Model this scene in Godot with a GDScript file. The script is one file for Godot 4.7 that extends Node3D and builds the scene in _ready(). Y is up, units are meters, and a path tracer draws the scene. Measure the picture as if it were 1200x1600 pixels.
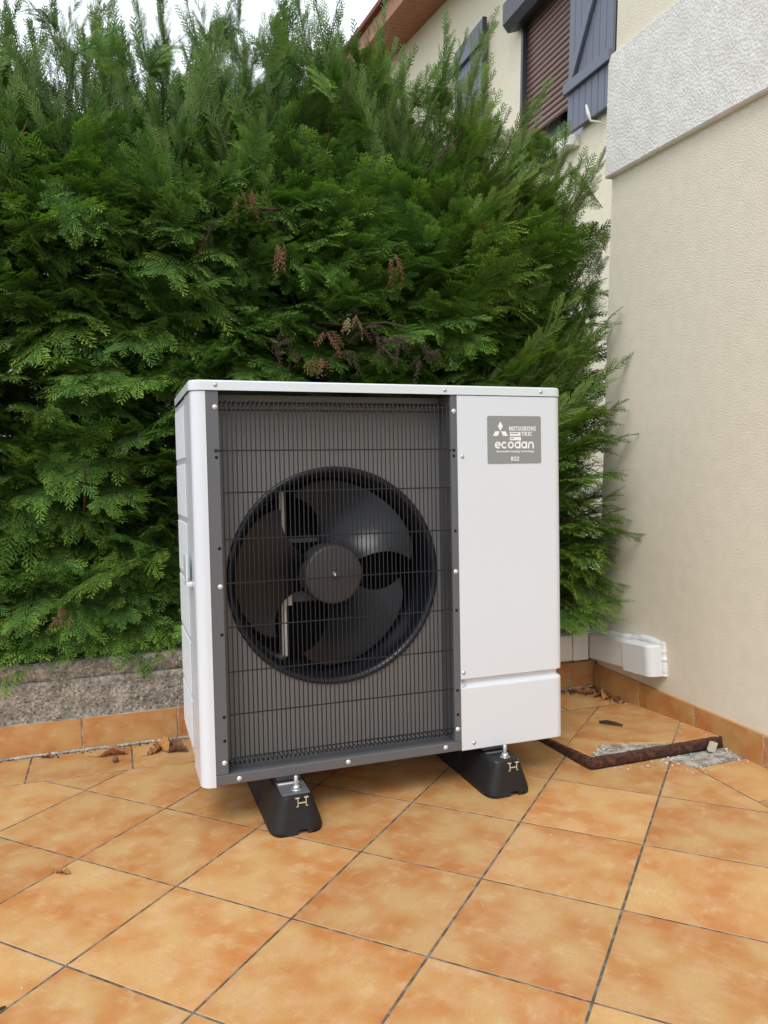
extends Node3D

# ---------------------------------------------------------------- helpers
var names := {}
var rng := RandomNumberGenerator.new()

func numbered(called: String) -> String:
	var k: int = names.get(called, 0)
	names[called] = k + 1
	return called if k == 0 else "%s_%03d" % [called, k]

func tag(o: Node, label := "", category := "", group := "", kind := "") -> void:
	if label: o.set_meta("label", label)
	if category: o.set_meta("category", category)
	if group: o.set_meta("group", group)
	if kind: o.set_meta("kind", kind)

func thing(called: String, xf: Transform3D, label: String, category: String, group := "") -> Node3D:
	var o := Node3D.new()
	o.name = numbered(called)
	add_child(o)
	o.transform = xf
	tag(o, label, category, group)
	return o

func sub(called: String, parent: Node, xf := Transform3D()) -> Node3D:
	var o := Node3D.new()
	o.name = called
	parent.add_child(o, true)
	o.transform = xf
	return o

func begin() -> SurfaceTool:
	var st := SurfaceTool.new()
	st.begin(Mesh.PRIMITIVE_TRIANGLES)
	return st

func done(st: SurfaceTool, normals := true) -> ArrayMesh:
	if normals: st.generate_normals()
	return st.commit()

func put(called: String, mesh: Mesh, m: Material, parent: Node = self, xf := Transform3D()) -> MeshInstance3D:
	var o := MeshInstance3D.new()
	o.mesh = mesh
	o.material_override = m
	o.name = called if parent != self else numbered(called)
	parent.add_child(o, true)
	o.transform = xf
	return o

func face(st: SurfaceTool, a: Vector3, b: Vector3, c: Vector3, n: Vector3) -> void:
	if (a - c).cross(a - b).dot(n) > 0.0:
		st.add_vertex(a); st.add_vertex(b); st.add_vertex(c)
	else:
		st.add_vertex(a); st.add_vertex(c); st.add_vertex(b)

func quad(st: SurfaceTool, a: Vector3, b: Vector3, c: Vector3, d: Vector3, n: Vector3) -> void:
	face(st, a, b, c, n)
	face(st, a, c, d, n)

func T(x := 0.0, y := 0.0, z := 0.0) -> Transform3D:
	return Transform3D(Basis(), Vector3(x, y, z))

# a box with chamfered edges, between two corners
func bx(st: SurfaceTool, lo: Vector3, hi: Vector3, ch := 0.0, xf := Transform3D()) -> void:
	var c := (lo + hi) * 0.5
	var h := (hi - lo) * 0.5
	st.set_smooth_group(-1)
	var k := Vector3(h.x - ch, h.y - ch, h.z - ch)
	for a in 3:
		var b := (a + 1) % 3
		var d := (a + 2) % 3
		for s in [-1.0, 1.0]:
			var n := Vector3(); n[a] = s
			var q := []
			for e in [[-1, -1], [1, -1], [1, 1], [-1, 1]]:
				var p := Vector3()
				p[a] = s * h[a]; p[b] = e[0] * k[b]; p[d] = e[1] * k[d]
				q.append(xf * (c + p))
			quad(st, q[0], q[1], q[2], q[3], xf.basis * n)
	if ch <= 0.0: return
	for a in 3:
		var b := (a + 1) % 3
		var d := (a + 2) % 3
		for s in [-1.0, 1.0]:
			for t in [-1.0, 1.0]:
				var q := []
				for e in [[-1.0, 0], [1.0, 0], [1.0, 1], [-1.0, 1]]:
					var p := Vector3()
					p[a] = e[0] * k[a]
					p[b] = s * (h[b] if e[1] == 0 else k[b])
					p[d] = t * (k[d] if e[1] == 0 else h[d])
					q.append(xf * (c + p))
				var n := Vector3(); n[b] = s; n[d] = t
				quad(st, q[0], q[1], q[2], q[3], xf.basis * n)
	for sx in [-1.0, 1.0]:
		for sy in [-1.0, 1.0]:
			for sz in [-1.0, 1.0]:
				var sg := Vector3(sx, sy, sz)
				face(st, xf * (c + sg * Vector3(h.x, k.y, k.z)), xf * (c + sg * Vector3(k.x, h.y, k.z)), xf * (c + sg * Vector3(k.x, k.y, h.z)), xf.basis * sg)

func box(lo: Vector3, hi: Vector3, ch := 0.0) -> ArrayMesh:
	var st := begin()
	bx(st, lo, hi, ch)
	return done(st)

func tube(st: SurfaceTool, pts: Array, radii, sides := 6, caps := true, g := 1) -> void:
	var rings := []
	var up := Vector3(0.13, 0.21, 0.97).normalized()
	for i in pts.size():
		var d: Vector3 = (pts[mini(i + 1, pts.size() - 1)] - pts[maxi(i - 1, 0)]).normalized()
		if absf(d.dot(up)) > 0.95: up = Vector3(0.9, 0.1, 0.2).normalized()
		var u := (up - d * up.dot(d)).normalized()
		up = u
		var v := d.cross(u)
		var r: float = radii if radii is float else radii[i]
		var ring := []
		for k in sides:
			var a := TAU * k / sides
			ring.append(pts[i] + (u * cos(a) + v * sin(a)) * r)
		rings.append(ring)
	st.set_smooth_group(g)
	for i in pts.size() - 1:
		for k in sides:
			var k2 := (k + 1) % sides
			var mid: Vector3 = (rings[i][k] + rings[i][k2]) * 0.5 - (pts[i] as Vector3)
			quad(st, rings[i][k], rings[i][k2], rings[i + 1][k2], rings[i + 1][k], mid)
	if caps:
		st.set_smooth_group(-1)
		for e in [0, pts.size() - 1]:
			var n: Vector3 = (pts[0] - pts[1]) if e == 0 else (pts[e] - pts[e - 1])
			for k in range(1, sides - 1):
				face(st, rings[e][0], rings[e][k], rings[e][k + 1], n)

# turned about an axis parallel to z: profile of Vector2(radius, z)
func lathe(st: SurfaceTool, prof: Array, seg := 48, c := Vector3(), g := 1, inward := false) -> void:
	st.set_smooth_group(g)
	for i in prof.size() - 1:
		var p: Vector2 = prof[i]
		var q: Vector2 = prof[i + 1]
		for k in seg:
			var a := TAU * k / seg
			var b := TAU * (k + 1) / seg
			var ca := Vector3(cos(a), sin(a), 0); var cb := Vector3(cos(b), sin(b), 0)
			var n2 := Vector2(-(q.y - p.y), q.x - p.x) * (1.0 if not inward else -1.0)
			var n := ca * n2.x + Vector3(0, 0, n2.y)
			var A := c + ca * p.x + Vector3(0, 0, p.y); var B := c + cb * p.x + Vector3(0, 0, p.y)
			var C := c + cb * q.x + Vector3(0, 0, q.y); var D := c + ca * q.x + Vector3(0, 0, q.y)
			if p.x < 1e-6: face(st, A, C, D, n)
			elif q.x < 1e-6: face(st, A, B, C, n)
			else: quad(st, A, B, C, D, n)

# an upright prism over a polygon in the xz plane, its top edge chamfered; uv in metres from a centre
func prism(st: SurfaceTool, poly: PackedVector2Array, y0: float, y1: float, bev := 0.0, uvc := Vector2(), uvo := Vector2(), uvs := 1.0, turn := 0.0) -> void:
	st.set_smooth_group(-1)
	var top := poly
	if bev > 0.0:
		var ins := Geometry2D.offset_polygon(poly, -bev, Geometry2D.JOIN_MITER)
		if ins.size() == 1 and ins[0].size() == poly.size():
			top = ins[0]
			# same starting corner
			var best := 0
			for i in top.size():
				if top[i].distance_squared_to(poly[0]) < top[best].distance_squared_to(poly[0]): best = i
			var r := PackedVector2Array()
			for i in top.size(): r.append(top[(best + i) % top.size()])
			top = r
		else:
			bev = 0.0
	var uv := func(p: Vector2) -> Vector2: return ((p - uvc) * uvs).rotated(turn) + uvo
	var tri := Geometry2D.triangulate_polygon(top)
	for i in range(0, tri.size(), 3):
		var v := [top[tri[i]], top[tri[i + 1]], top[tri[i + 2]]]
		var q := [Vector3(v[0].x, y1, v[0].y), Vector3(v[1].x, y1, v[1].y), Vector3(v[2].x, y1, v[2].y)]
		var flip: bool = (q[0] - q[2]).cross(q[0] - q[1]).y < 0.0
		for k in ([0, 2, 1] if flip else [0, 1, 2]):
			st.set_uv(uv.call(v[k])); st.add_vertex(q[k])
	var cw := Geometry2D.is_polygon_clockwise(poly)
	for i in poly.size():
		var j := (i + 1) % poly.size()
		var e := poly[j] - poly[i]
		var n2 := Vector2(e.y, -e.x) * (-1.0 if cw else 1.0)
		var n := Vector3(n2.x, 0, n2.y)
		var ym := y1 - bev
		st.set_uv(uv.call(poly[i]))
		if bev > 0.0:
			quad(st, Vector3(top[i].x, y1, top[i].y), Vector3(top[j].x, y1, top[j].y), Vector3(poly[j].x, ym, poly[j].y), Vector3(poly[i].x, ym, poly[i].y), n.normalized() + Vector3(0, 1, 0))
		quad(st, Vector3(poly[i].x, ym, poly[i].y), Vector3(poly[j].x, ym, poly[j].y), Vector3(poly[j].x, y0, poly[j].y), Vector3(poly[i].x, y0, poly[i].y), n)

# ---------------------------------------------------------------- materials
func lin(r: float, g: float, b: float) -> Color:
	return Color(r, g, b).linear_to_srgb()

func mat(c: Color, rough := 0.7, metal := 0.0) -> StandardMaterial3D:
	var m := StandardMaterial3D.new()
	m.albedo_color = c
	m.roughness = rough
	m.metallic = metal
	return m

func noise(freq: float, sd: int, oct := 4, type := FastNoiseLite.TYPE_SIMPLEX_SMOOTH) -> FastNoiseLite:
	var n := FastNoiseLite.new()
	n.noise_type = type
	n.seed = sd
	n.frequency = freq
	n.fractal_octaves = oct
	return n

func noise_tex(n: FastNoiseLite, size := 512, ramp: Array = [], bump := 0.0) -> NoiseTexture2D:
	var t := NoiseTexture2D.new()
	t.width = size; t.height = size
	t.seamless = true
	t.noise = n
	if bump > 0.0:
		t.as_normal_map = true
		t.bump_strength = bump
	if ramp.size():
		var g := Gradient.new()
		var off := PackedFloat32Array(); var col := PackedColorArray()
		for r in ramp:
			off.append(r[0]); col.append(r[1])
		g.offsets = off; g.colors = col
		t.color_ramp = g
	return t

func rough_wall(ramp: Array, scale: float, bump: float, freq := 0.03, sd := 1, rough := 0.95) -> StandardMaterial3D:
	var m := mat(Color.WHITE, rough)
	m.albedo_texture = noise_tex(noise(0.012, sd, 5), 512, ramp)
	m.normal_enabled = true
	m.normal_texture = noise_tex(noise(freq, sd + 7, 3), 512, [], bump)
	m.uv1_triplanar = true
	m.uv1_world_triplanar = true
	m.uv1_scale = Vector3.ONE * scale
	return m

func tile_image(sd: int) -> ImageTexture:
	# the glaze of one tile: sandy, rustier here and there and towards some of its edges
	var n := 336
	var im := Image.create(n, n, false, Image.FORMAT_RGB8)
	var a := noise(0.0048, sd, 2); var b := noise(0.016, sd + 1, 4); var c := noise(0.16, sd + 2, 3); var d := noise(0.012, sd + 3, 4); var e := noise(0.06, sd + 4, 4)
	var sand := Vector3(0.855, 0.695, 0.46); var orange := Vector3(0.80, 0.525, 0.29); var pale := Vector3(0.865, 0.675, 0.50); var pale2 := Vector3(0.885, 0.75, 0.57)
	for y in n:
		for x in n:
			var br := e.get_noise_2d(x * 0.35, y * 1.3)
			var v := a.get_noise_2d(x, y) * 1.25 + b.get_noise_2d(x * 0.8, y * 1.15) * 0.38 + br * 0.3
			var rim := minf(minf(x, n - x), minf(y, n - y)) / n
			v += smoothstep(0.20, 0.0, rim) * (0.26 + 0.9 * d.get_noise_2d(x + 333, y + 77)) - 0.18
			var t := smoothstep(-1.15, 1.15, v)
			var col := sand.lerp(orange, t)
			var p := smoothstep(-0.3, 0.8, d.get_noise_2d(x, y) + b.get_noise_2d(y, x) * 0.4)
			col = col.lerp(pale, p * 0.6)
			var w := smoothstep(0.05, 0.75, b.get_noise_2d(x + 900, y - 300) * 0.8 + d.get_noise_2d(x - 700, y) * 0.4 + br * 0.25)
			col = col.lerp(pale2, w * 0.5)
			col *= 1.0 + c.get_noise_2d(x, y) * 0.05 + br * 0.035
			im.set_pixel(x, y, Color(col.x, col.y, col.z))
	return ImageTexture.create_from_image(im)

func concrete_image() -> ImageTexture:
	var n := 512
	var im := Image.create(n, n, false, Image.FORMAT_RGB8)
	var a := noise(0.012, 31, 5); var c := noise(0.09, 33, 3)
	var cell := noise(0.075, 34, 1, FastNoiseLite.TYPE_CELLULAR); cell.cellular_return_type = FastNoiseLite.RETURN_DISTANCE
	var val := noise(0.075, 34, 1, FastNoiseLite.TYPE_CELLULAR); val.cellular_return_type = FastNoiseLite.RETURN_CELL_VALUE
	var pit := noise(0.05, 35, 3)
	for y in n:
		for x in n:
			var v := 0.585 + a.get_noise_2d(x, y) * 0.16 + c.get_noise_2d(x, y) * 0.13
			var col := Vector3(v * 1.02, v * 0.97, v * 0.88)
			var dd := cell.get_noise_2d(x, y); var cv := val.get_noise_2d(x, y)
			if dd < -0.62:
				if cv > 0.45: col = col.lerp(Vector3(0.74, 0.71, 0.65), 0.8)
				elif cv < -0.45: col = col.lerp(Vector3(0.3, 0.28, 0.26), 0.45)
				elif cv > 0.2: col = col.lerp(Vector3(0.5, 0.42, 0.34), 0.6)
			if pit.get_noise_2d(x, y) > 0.40: col *= 0.72
			im.set_pixel(x, y, Color(col.x, col.y, col.z))
	return ImageTexture.create_from_image(im)

func sky_image() -> ImageTexture:
	var w := 512; var h := 256
	var im := Image.create(w, h, false, Image.FORMAT_RGBF)
	var n := noise(0.9, 77, 5)
	for y in h:
		for x in w:
			var el := (0.5 - (y + 0.5) / h) * PI
			var az := (x + 0.5) / w * TAU
			var d := Vector3(cos(el) * cos(az), sin(el), cos(el) * sin(az))
			var p := d / (absf(d.y) + 0.35)
			var k := n.get_noise_3d(p.x * 1.3, p.y, p.z * 1.3)
			var l := 1.0 + k * 0.22 - 0.10 * (1.0 - clampf(d.y * 2.0, 0, 1))
			var col := Color(l * 0.935, l * 0.99, l * 1.075)
			if el < 0: col = Color(0.25, 0.24, 0.22)
			im.set_pixel(x, y, col)
	return ImageTexture.create_from_image(im)

var M := {}

func make_materials() -> void:
	var tile := mat(Color(0.90, 0.90, 0.90), 0.5)
	for k in 8:
		var t := tile.duplicate()
		t.albedo_texture = tile_image(100 + k * 10)
		t.albedo_color = Color(0.90, 0.90, 0.90) * [1.0, 0.965, 1.015, 0.985, 0.95, 1.0, 0.975, 1.01][k]
		t.normal_enabled = true
		t.normal_scale = 0.2
		t.normal_texture = noise_tex(noise(0.03, 60 + k, 4), 256, [], 2.0)
		t.metallic_specular = 0.45
		M["tile%d" % k] = t
		var s: StandardMaterial3D = t.duplicate()
		s.albedo_color = Color(0.86, 0.83, 0.79)
		M["skirt%d" % k] = s
	M.grout = rough_wall([[0.0, Color(0.24, 0.22, 0.195)], [0.45, Color(0.37, 0.345, 0.305)], [0.6, Color(0.46, 0.425, 0.38)], [1.0, Color(0.58, 0.54, 0.49)]], 4.0, 5.0, 0.08, 3)
	M.mortar = rough_wall([[0.0, Color(0.46, 0.43, 0.39)], [0.45, Color(0.62, 0.60, 0.555)], [0.65, Color(0.72, 0.70, 0.66)], [1.0, Color(0.82, 0.80, 0.76)]], 3.0, 12.0, 0.06, 5)
	M.stucco = rough_wall([[0.0, Color(0.855, 0.82, 0.74)], [0.5, Color(0.868, 0.835, 0.755)], [1.0, Color(0.885, 0.85, 0.775)]], 2.2, 1.9, 0.125, 9)
	M.facade = rough_wall([[0.0, Color(0.885, 0.85, 0.76)], [1.0, Color(0.915, 0.88, 0.79)]], 1.8, 3.0, 0.07, 19)
	M.beam = rough_wall([[0.0, Color(0.83, 0.815, 0.785)], [0.45, Color(0.865, 0.855, 0.83)], [1.0, Color(0.92, 0.91, 0.89)]], 1.9, 2.4, 0.075, 29)
	M.concrete = mat(Color(0.95, 0.95, 0.955), 0.95)
	M.concrete.albedo_texture = concrete_image()
	M.concrete.uv1_triplanar = true; M.concrete.uv1_world_triplanar = true
	M.concrete.uv1_scale = Vector3.ONE * 2.2
	M.concrete.normal_enabled = true
	M.concrete.normal_texture = noise_tex(noise(0.05, 41, 4), 512, [], 6.0)
	M.soil = rough_wall([[0.0, Color(0.13, 0.10, 0.07)], [1.0, Color(0.33, 0.26, 0.19)]], 1.5, 12.0, 0.05, 45)
	M.ground = rough_wall([[0.0, Color(0.25, 0.28, 0.16)], [1.0, Color(0.42, 0.40, 0.27)]], 0.4, 6.0, 0.05, 46)
	M.rust = rough_wall([[0.0, Color(0.16, 0.09, 0.07)], [0.5, Color(0.30, 0.17, 0.13)], [0.75, Color(0.40, 0.24, 0.18)], [1.0, Color(0.50, 0.36, 0.29)]], 7.0, 10.0, 0.05, 51, 0.85)
	M.white = mat(Color(0.832, 0.855, 0.882), 0.32)
	M.white.clearcoat_enabled = true; M.white.clearcoat = 0.25; M.white.clearcoat_roughness = 0.15
	M.pvc = mat(Color(0.83, 0.82, 0.79), 0.42)
	M.seal = mat(Color(0.86, 0.87, 0.87), 0.35)
	M.grey = mat(Color(0.36, 0.365, 0.38), 0.42)
	M.fanpanel = mat(Color(0.46, 0.455, 0.45), 0.45)
	M.wire = mat(Color(0.10, 0.105, 0.12), 0.4)
	M.black = mat(Color(0.078, 0.096, 0.135), 0.3)
	M.hub = mat(Color(0.25, 0.245, 0.245), 0.5)
	M.inside = mat(Color(0.06, 0.06, 0.07), 0.8)
	M.hole = mat(Color(0.03, 0.03, 0.03), 0.9)
	M.zinc = mat(Color(0.78, 0.79, 0.80), 0.34, 0.85)
	M.screw = mat(Color(0.83, 0.84, 0.85), 0.3, 0.35)
	M.rubber = rough_wall([[0.0, Color(0.05, 0.05, 0.055)], [1.0, Color(0.10, 0.10, 0.11)]], 6.0, 4.0, 0.08, 71, 0.62)
	M.zinc_pale = mat(Color(0.90, 0.87, 0.82), 0.45, 0.15)
	M.alu = mat(Color(0.88, 0.84, 0.76), 0.35, 0.5)
	M.badge = mat(Color(0.54, 0.55, 0.55), 0.45)
	M.print = mat(Color(0.93, 0.93, 0.93), 0.5)
	M.print_dim = mat(Color(0.5, 0.5, 0.52), 0.5)
	M.shutter = mat(Color(0.40, 0.42, 0.48), 0.55)
	M.shutter_box = mat(Color(0.24, 0.25, 0.285), 0.45)
	M.slat = mat(Color(0.45, 0.33, 0.295), 0.4)
	M.soffit = rough_wall([[0.0, Color(0.56, 0.34, 0.22)], [1.0, Color(0.68, 0.43, 0.29)]], 1.5, 2.0, 0.05, 81, 0.6)
	M.roof = mat(Color(0.48, 0.27, 0.2), 0.9)
	M.frame_dark = mat(Color(0.14, 0.14, 0.16), 0.4)
	M.sill = mat(Color(0.87, 0.86, 0.84), 0.7)
	M.glass = mat(Color(0.7, 0.75, 0.8, 0.25), 0.05)
	M.glass.transparency = BaseMaterial3D.TRANSPARENCY_ALPHA
	M.bark = rough_wall([[0.0, Color(0.20, 0.14, 0.10)], [1.0, Color(0.38, 0.27, 0.20)]], 6.0, 8.0, 0.05, 91)
	for f in ["leaf", "dead"]:
		var l := mat(Color.WHITE, 0.62)
		l.vertex_color_use_as_albedo = true
		l.metallic_specular = 0.35
		if f == "leaf":
			l.backlight_enabled = true
			l.backlight = Color(0.5, 0.6, 0.26)
		M[f] = l
	M.dry1 = rough_wall([[0.0, Color(0.46, 0.30, 0.18)], [1.0, Color(0.72, 0.50, 0.32)]], 14.0, 5.0, 0.04, 95, 0.8)
	M.dry2 = rough_wall([[0.0, Color(0.62, 0.42, 0.2)], [1.0, Color(0.82, 0.62, 0.34)]], 14.0, 5.0, 0.04, 96, 0.8)
	M.dry3 = rough_wall([[0.0, Color(0.34, 0.22, 0.17)], [1.0, Color(0.60, 0.43, 0.35)]], 14.0, 5.0, 0.04, 97, 0.8)
	M.crumb = mat(Color(0.78, 0.75, 0.69), 0.9)
	M.litter = mat(Color(0.22, 0.17, 0.13), 0.9)

# ---------------------------------------------------------------- scene
func _ready() -> void:
	rng.seed = 4711
	var cam := Camera3D.new()
	cam.name = "camera"
	add_child(cam)
	cam.transform = Transform3D(Basis(Vector3(0.943306884, -0.023572177, 0.331083789), Vector3(0.040093034, 0.998263476, -0.04315763), Vector3(-0.329491535, 0.053985042, 0.942613889)).orthonormalized(), Vector3(-0.18283, 0.91081, 1.95908))
	cam.fov = 66.855
	cam.near = 0.05
	cam.far = 1000.0
	var we := WorldEnvironment.new()
	we.name = "surroundings"
	var env := Environment.new()
	env.background_mode = Environment.BG_SKY
	var sk := Sky.new()
	var sm := PanoramaSkyMaterial.new()
	sm.panorama = sky_image()
	sk.sky_material = sm
	env.sky = sk
	env.background_energy_multiplier = 1.15
	env.tonemap_mode = Environment.TONE_MAPPER_LINEAR
	env.tonemap_exposure = 1.36
	env.sdfgi_enabled = true
	env.ssao_enabled = true
	env.ssil_enabled = true
	we.environment = env
	add_child(we)
	var sun := DirectionalLight3D.new()
	sun.name = "sun"
	sun.light_energy = 0.4
	sun.light_angular_distance = 24.0
	sun.light_color = Color(1.0, 0.985, 0.96)
	sun.shadow_enabled = true
	add_child(sun)
	sun.look_at_from_position(Vector3(-2.2, 5.0, 3.4), Vector3.ZERO)

	make_materials()
	make_ground()
	make_house()
	make_low_wall()
	make_hedge()
	make_heat_pump()
	make_feet()
	make_cover()
	make_trunking()
	make_litter()

# lines of the terrace: the back wall and the house wall, and the joints along them
func back_z(x: float) -> float: return -0.776 + 0.0215 * x
func wall_x(z: float) -> float: return 1.668 - 0.0462 * (z + 0.739)
func border_z(x: float) -> float: return -0.5385 + 0.0215 * x
func border_x(z: float) -> float: return 1.434 - 0.05 * z

const TILE := 0.303
const TO := Vector2(0.13276, 0.00825)
const TU := Vector2(0.6994163, 0.7147145)
const TV := Vector2(0.7147145, -0.6994163)
const J := 0.0026

func cover_poly(g := 0.0) -> PackedVector2Array:
	return PackedVector2Array([Vector2(1.136 - g, 0.009 + g), Vector2(1.632, 0.008 + g), Vector2(1.657, -0.5), Vector2(1.118 - g, -0.508 - g)])

func grid_square(i: int, j: int, inset := J) -> PackedVector2Array:
	var o := TO + TU * (i * TILE) + TV * (j * TILE)
	var a := inset; var b := TILE - inset
	return PackedVector2Array([o + TU * a + TV * a, o + TU * b + TV * a, o + TU * b + TV * b, o + TU * a + TV * b])

func area(p: PackedVector2Array) -> float:
	var s := 0.0
	for i in p.size():
		s += p[i].cross(p[(i + 1) % p.size()])
	return absf(s) * 0.5

func clean(p: PackedVector2Array) -> PackedVector2Array:
	var r := PackedVector2Array()
	for i in p.size():
		if p[i].distance_to(p[(i + 1) % p.size()]) > 0.0015: r.append(p[i])
	return r

func lay_tile(poly: PackedVector2Array, parent: Node3D, called := "floor_tile", y0 := -0.012, y1 := 0.0, mid := Vector2(INF, 0)) -> void:
	poly = clean(poly)
	if poly.size() < 3 or area(poly) < 0.0006: return
	var c := Vector2()
	for p in poly: c += p
	c /= poly.size()
	var st := begin()
	var dy := rng.randf_range(-0.0002, 0.0003)
	var turn := (rng.randi() % 4) * PI / 2
	if mid.x != INF:
		c = mid
		turn -= TU.angle()
	prism(st, poly, y0, y1 + dy, 0.0007, c, Vector2(0.5, 0.5), 1.0 / 0.312, turn)
	put(called, done(st), M["tile%d" % (rng.randi() % 8)], parent)

func make_ground() -> void:
	var g := begin()
	quad(g, Vector3(-400, -0.12, -400), Vector3(400, -0.12, -400), Vector3(400, -0.12, 400), Vector3(-400, -0.12, 400), Vector3.UP)
	tag(put("ground", done(g), M.ground), "", "", "", "structure")
	var floor_ := put("terrace_floor", box(Vector3(-4.0, -0.11, -0.9), Vector3(1.8, -0.0007, 6.0)), M.grout)
	tag(floor_, "", "", "", "structure")
	var field := PackedVector2Array([Vector2(-3.0, border_z(-3.0) + J), Vector2(border_x(border_z(1.45)) - J, border_z(1.45) + J), Vector2(border_x(3.2) - J, 3.2), Vector2(-3.0, 3.2)])
	var hole := cover_poly(0.004)
	hole.reverse()
	var patch := PackedVector2Array([Vector2(1.385, 0.0), Vector2(1.70, 0.0), Vector2(1.70, 0.113), Vector2(1.43, 0.117)])
	for i in range(-14, 14):
		for j in range(-14, 14):
			var sq := grid_square(i, j)
			for p in Geometry2D.intersect_polygons(sq, field):
				for q in Geometry2D.clip_polygons(p, hole):
					for s in Geometry2D.clip_polygons(q, patch):
						# only what the view and a step beside it can show
						var c: Vector2 = s[0]
						if c.y < 1.7 and c.x > -1.9 and absf(c.x - 0.2) < 2.2: lay_tile(s, floor_, "floor_tile", -0.012, 0.0, TO + (TU * (i + 0.5) + TV * (j + 0.5)) * TILE)
	# border row along the low wall
	var x := -0.465 - 0.309 * 5
	while x < 1.62:
		var x2 := minf(x + 0.309, 1.655)
		var p := PackedVector2Array([Vector2(x + J, back_z(x) + 0.014), Vector2(x2 - J, back_z(x2) + 0.014), Vector2(x2 - J, border_z(x2) - J), Vector2(x + J, border_z(x) - J)])
		for q in Geometry2D.clip_polygons(p, hole): lay_tile(q, floor_)
		x += 0.309
	# border row along the house
	var zs := [0.117, 0.366, 0.672, 0.978, 1.284, 1.59]
	for k in zs.size() - 1:
		var a: float = zs[k] + J; var b: float = zs[k + 1] - J
		lay_tile(PackedVector2Array([Vector2(border_x(a) + J, a), Vector2(wall_x(a) - 0.008, a - 0.006), Vector2(wall_x(b) - 0.008, b), Vector2(border_x(b) + J, b)]), floor_)
	# bare mortar before the cover
	var st := begin()
	prism(st, PackedVector2Array([Vector2(1.385, 0.014), Vector2(1.645, 0.014), Vector2(1.638, 0.108), Vector2(1.435, 0.113)]), -0.02, -0.0003, 0.0)
	put("mortar_patch", done(st), M.mortar, floor_)

# ---------------------------------------------------------------- house
var HX := Transform3D(Basis(Vector3(0.99890, -0.01064, 0.04561), Vector3(0.00811, 0.99844, 0.05523), Vector3(-0.04612, -0.05480, 0.99743)).orthonormalized(), Vector3(1.668, 0, -0.739))

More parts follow.
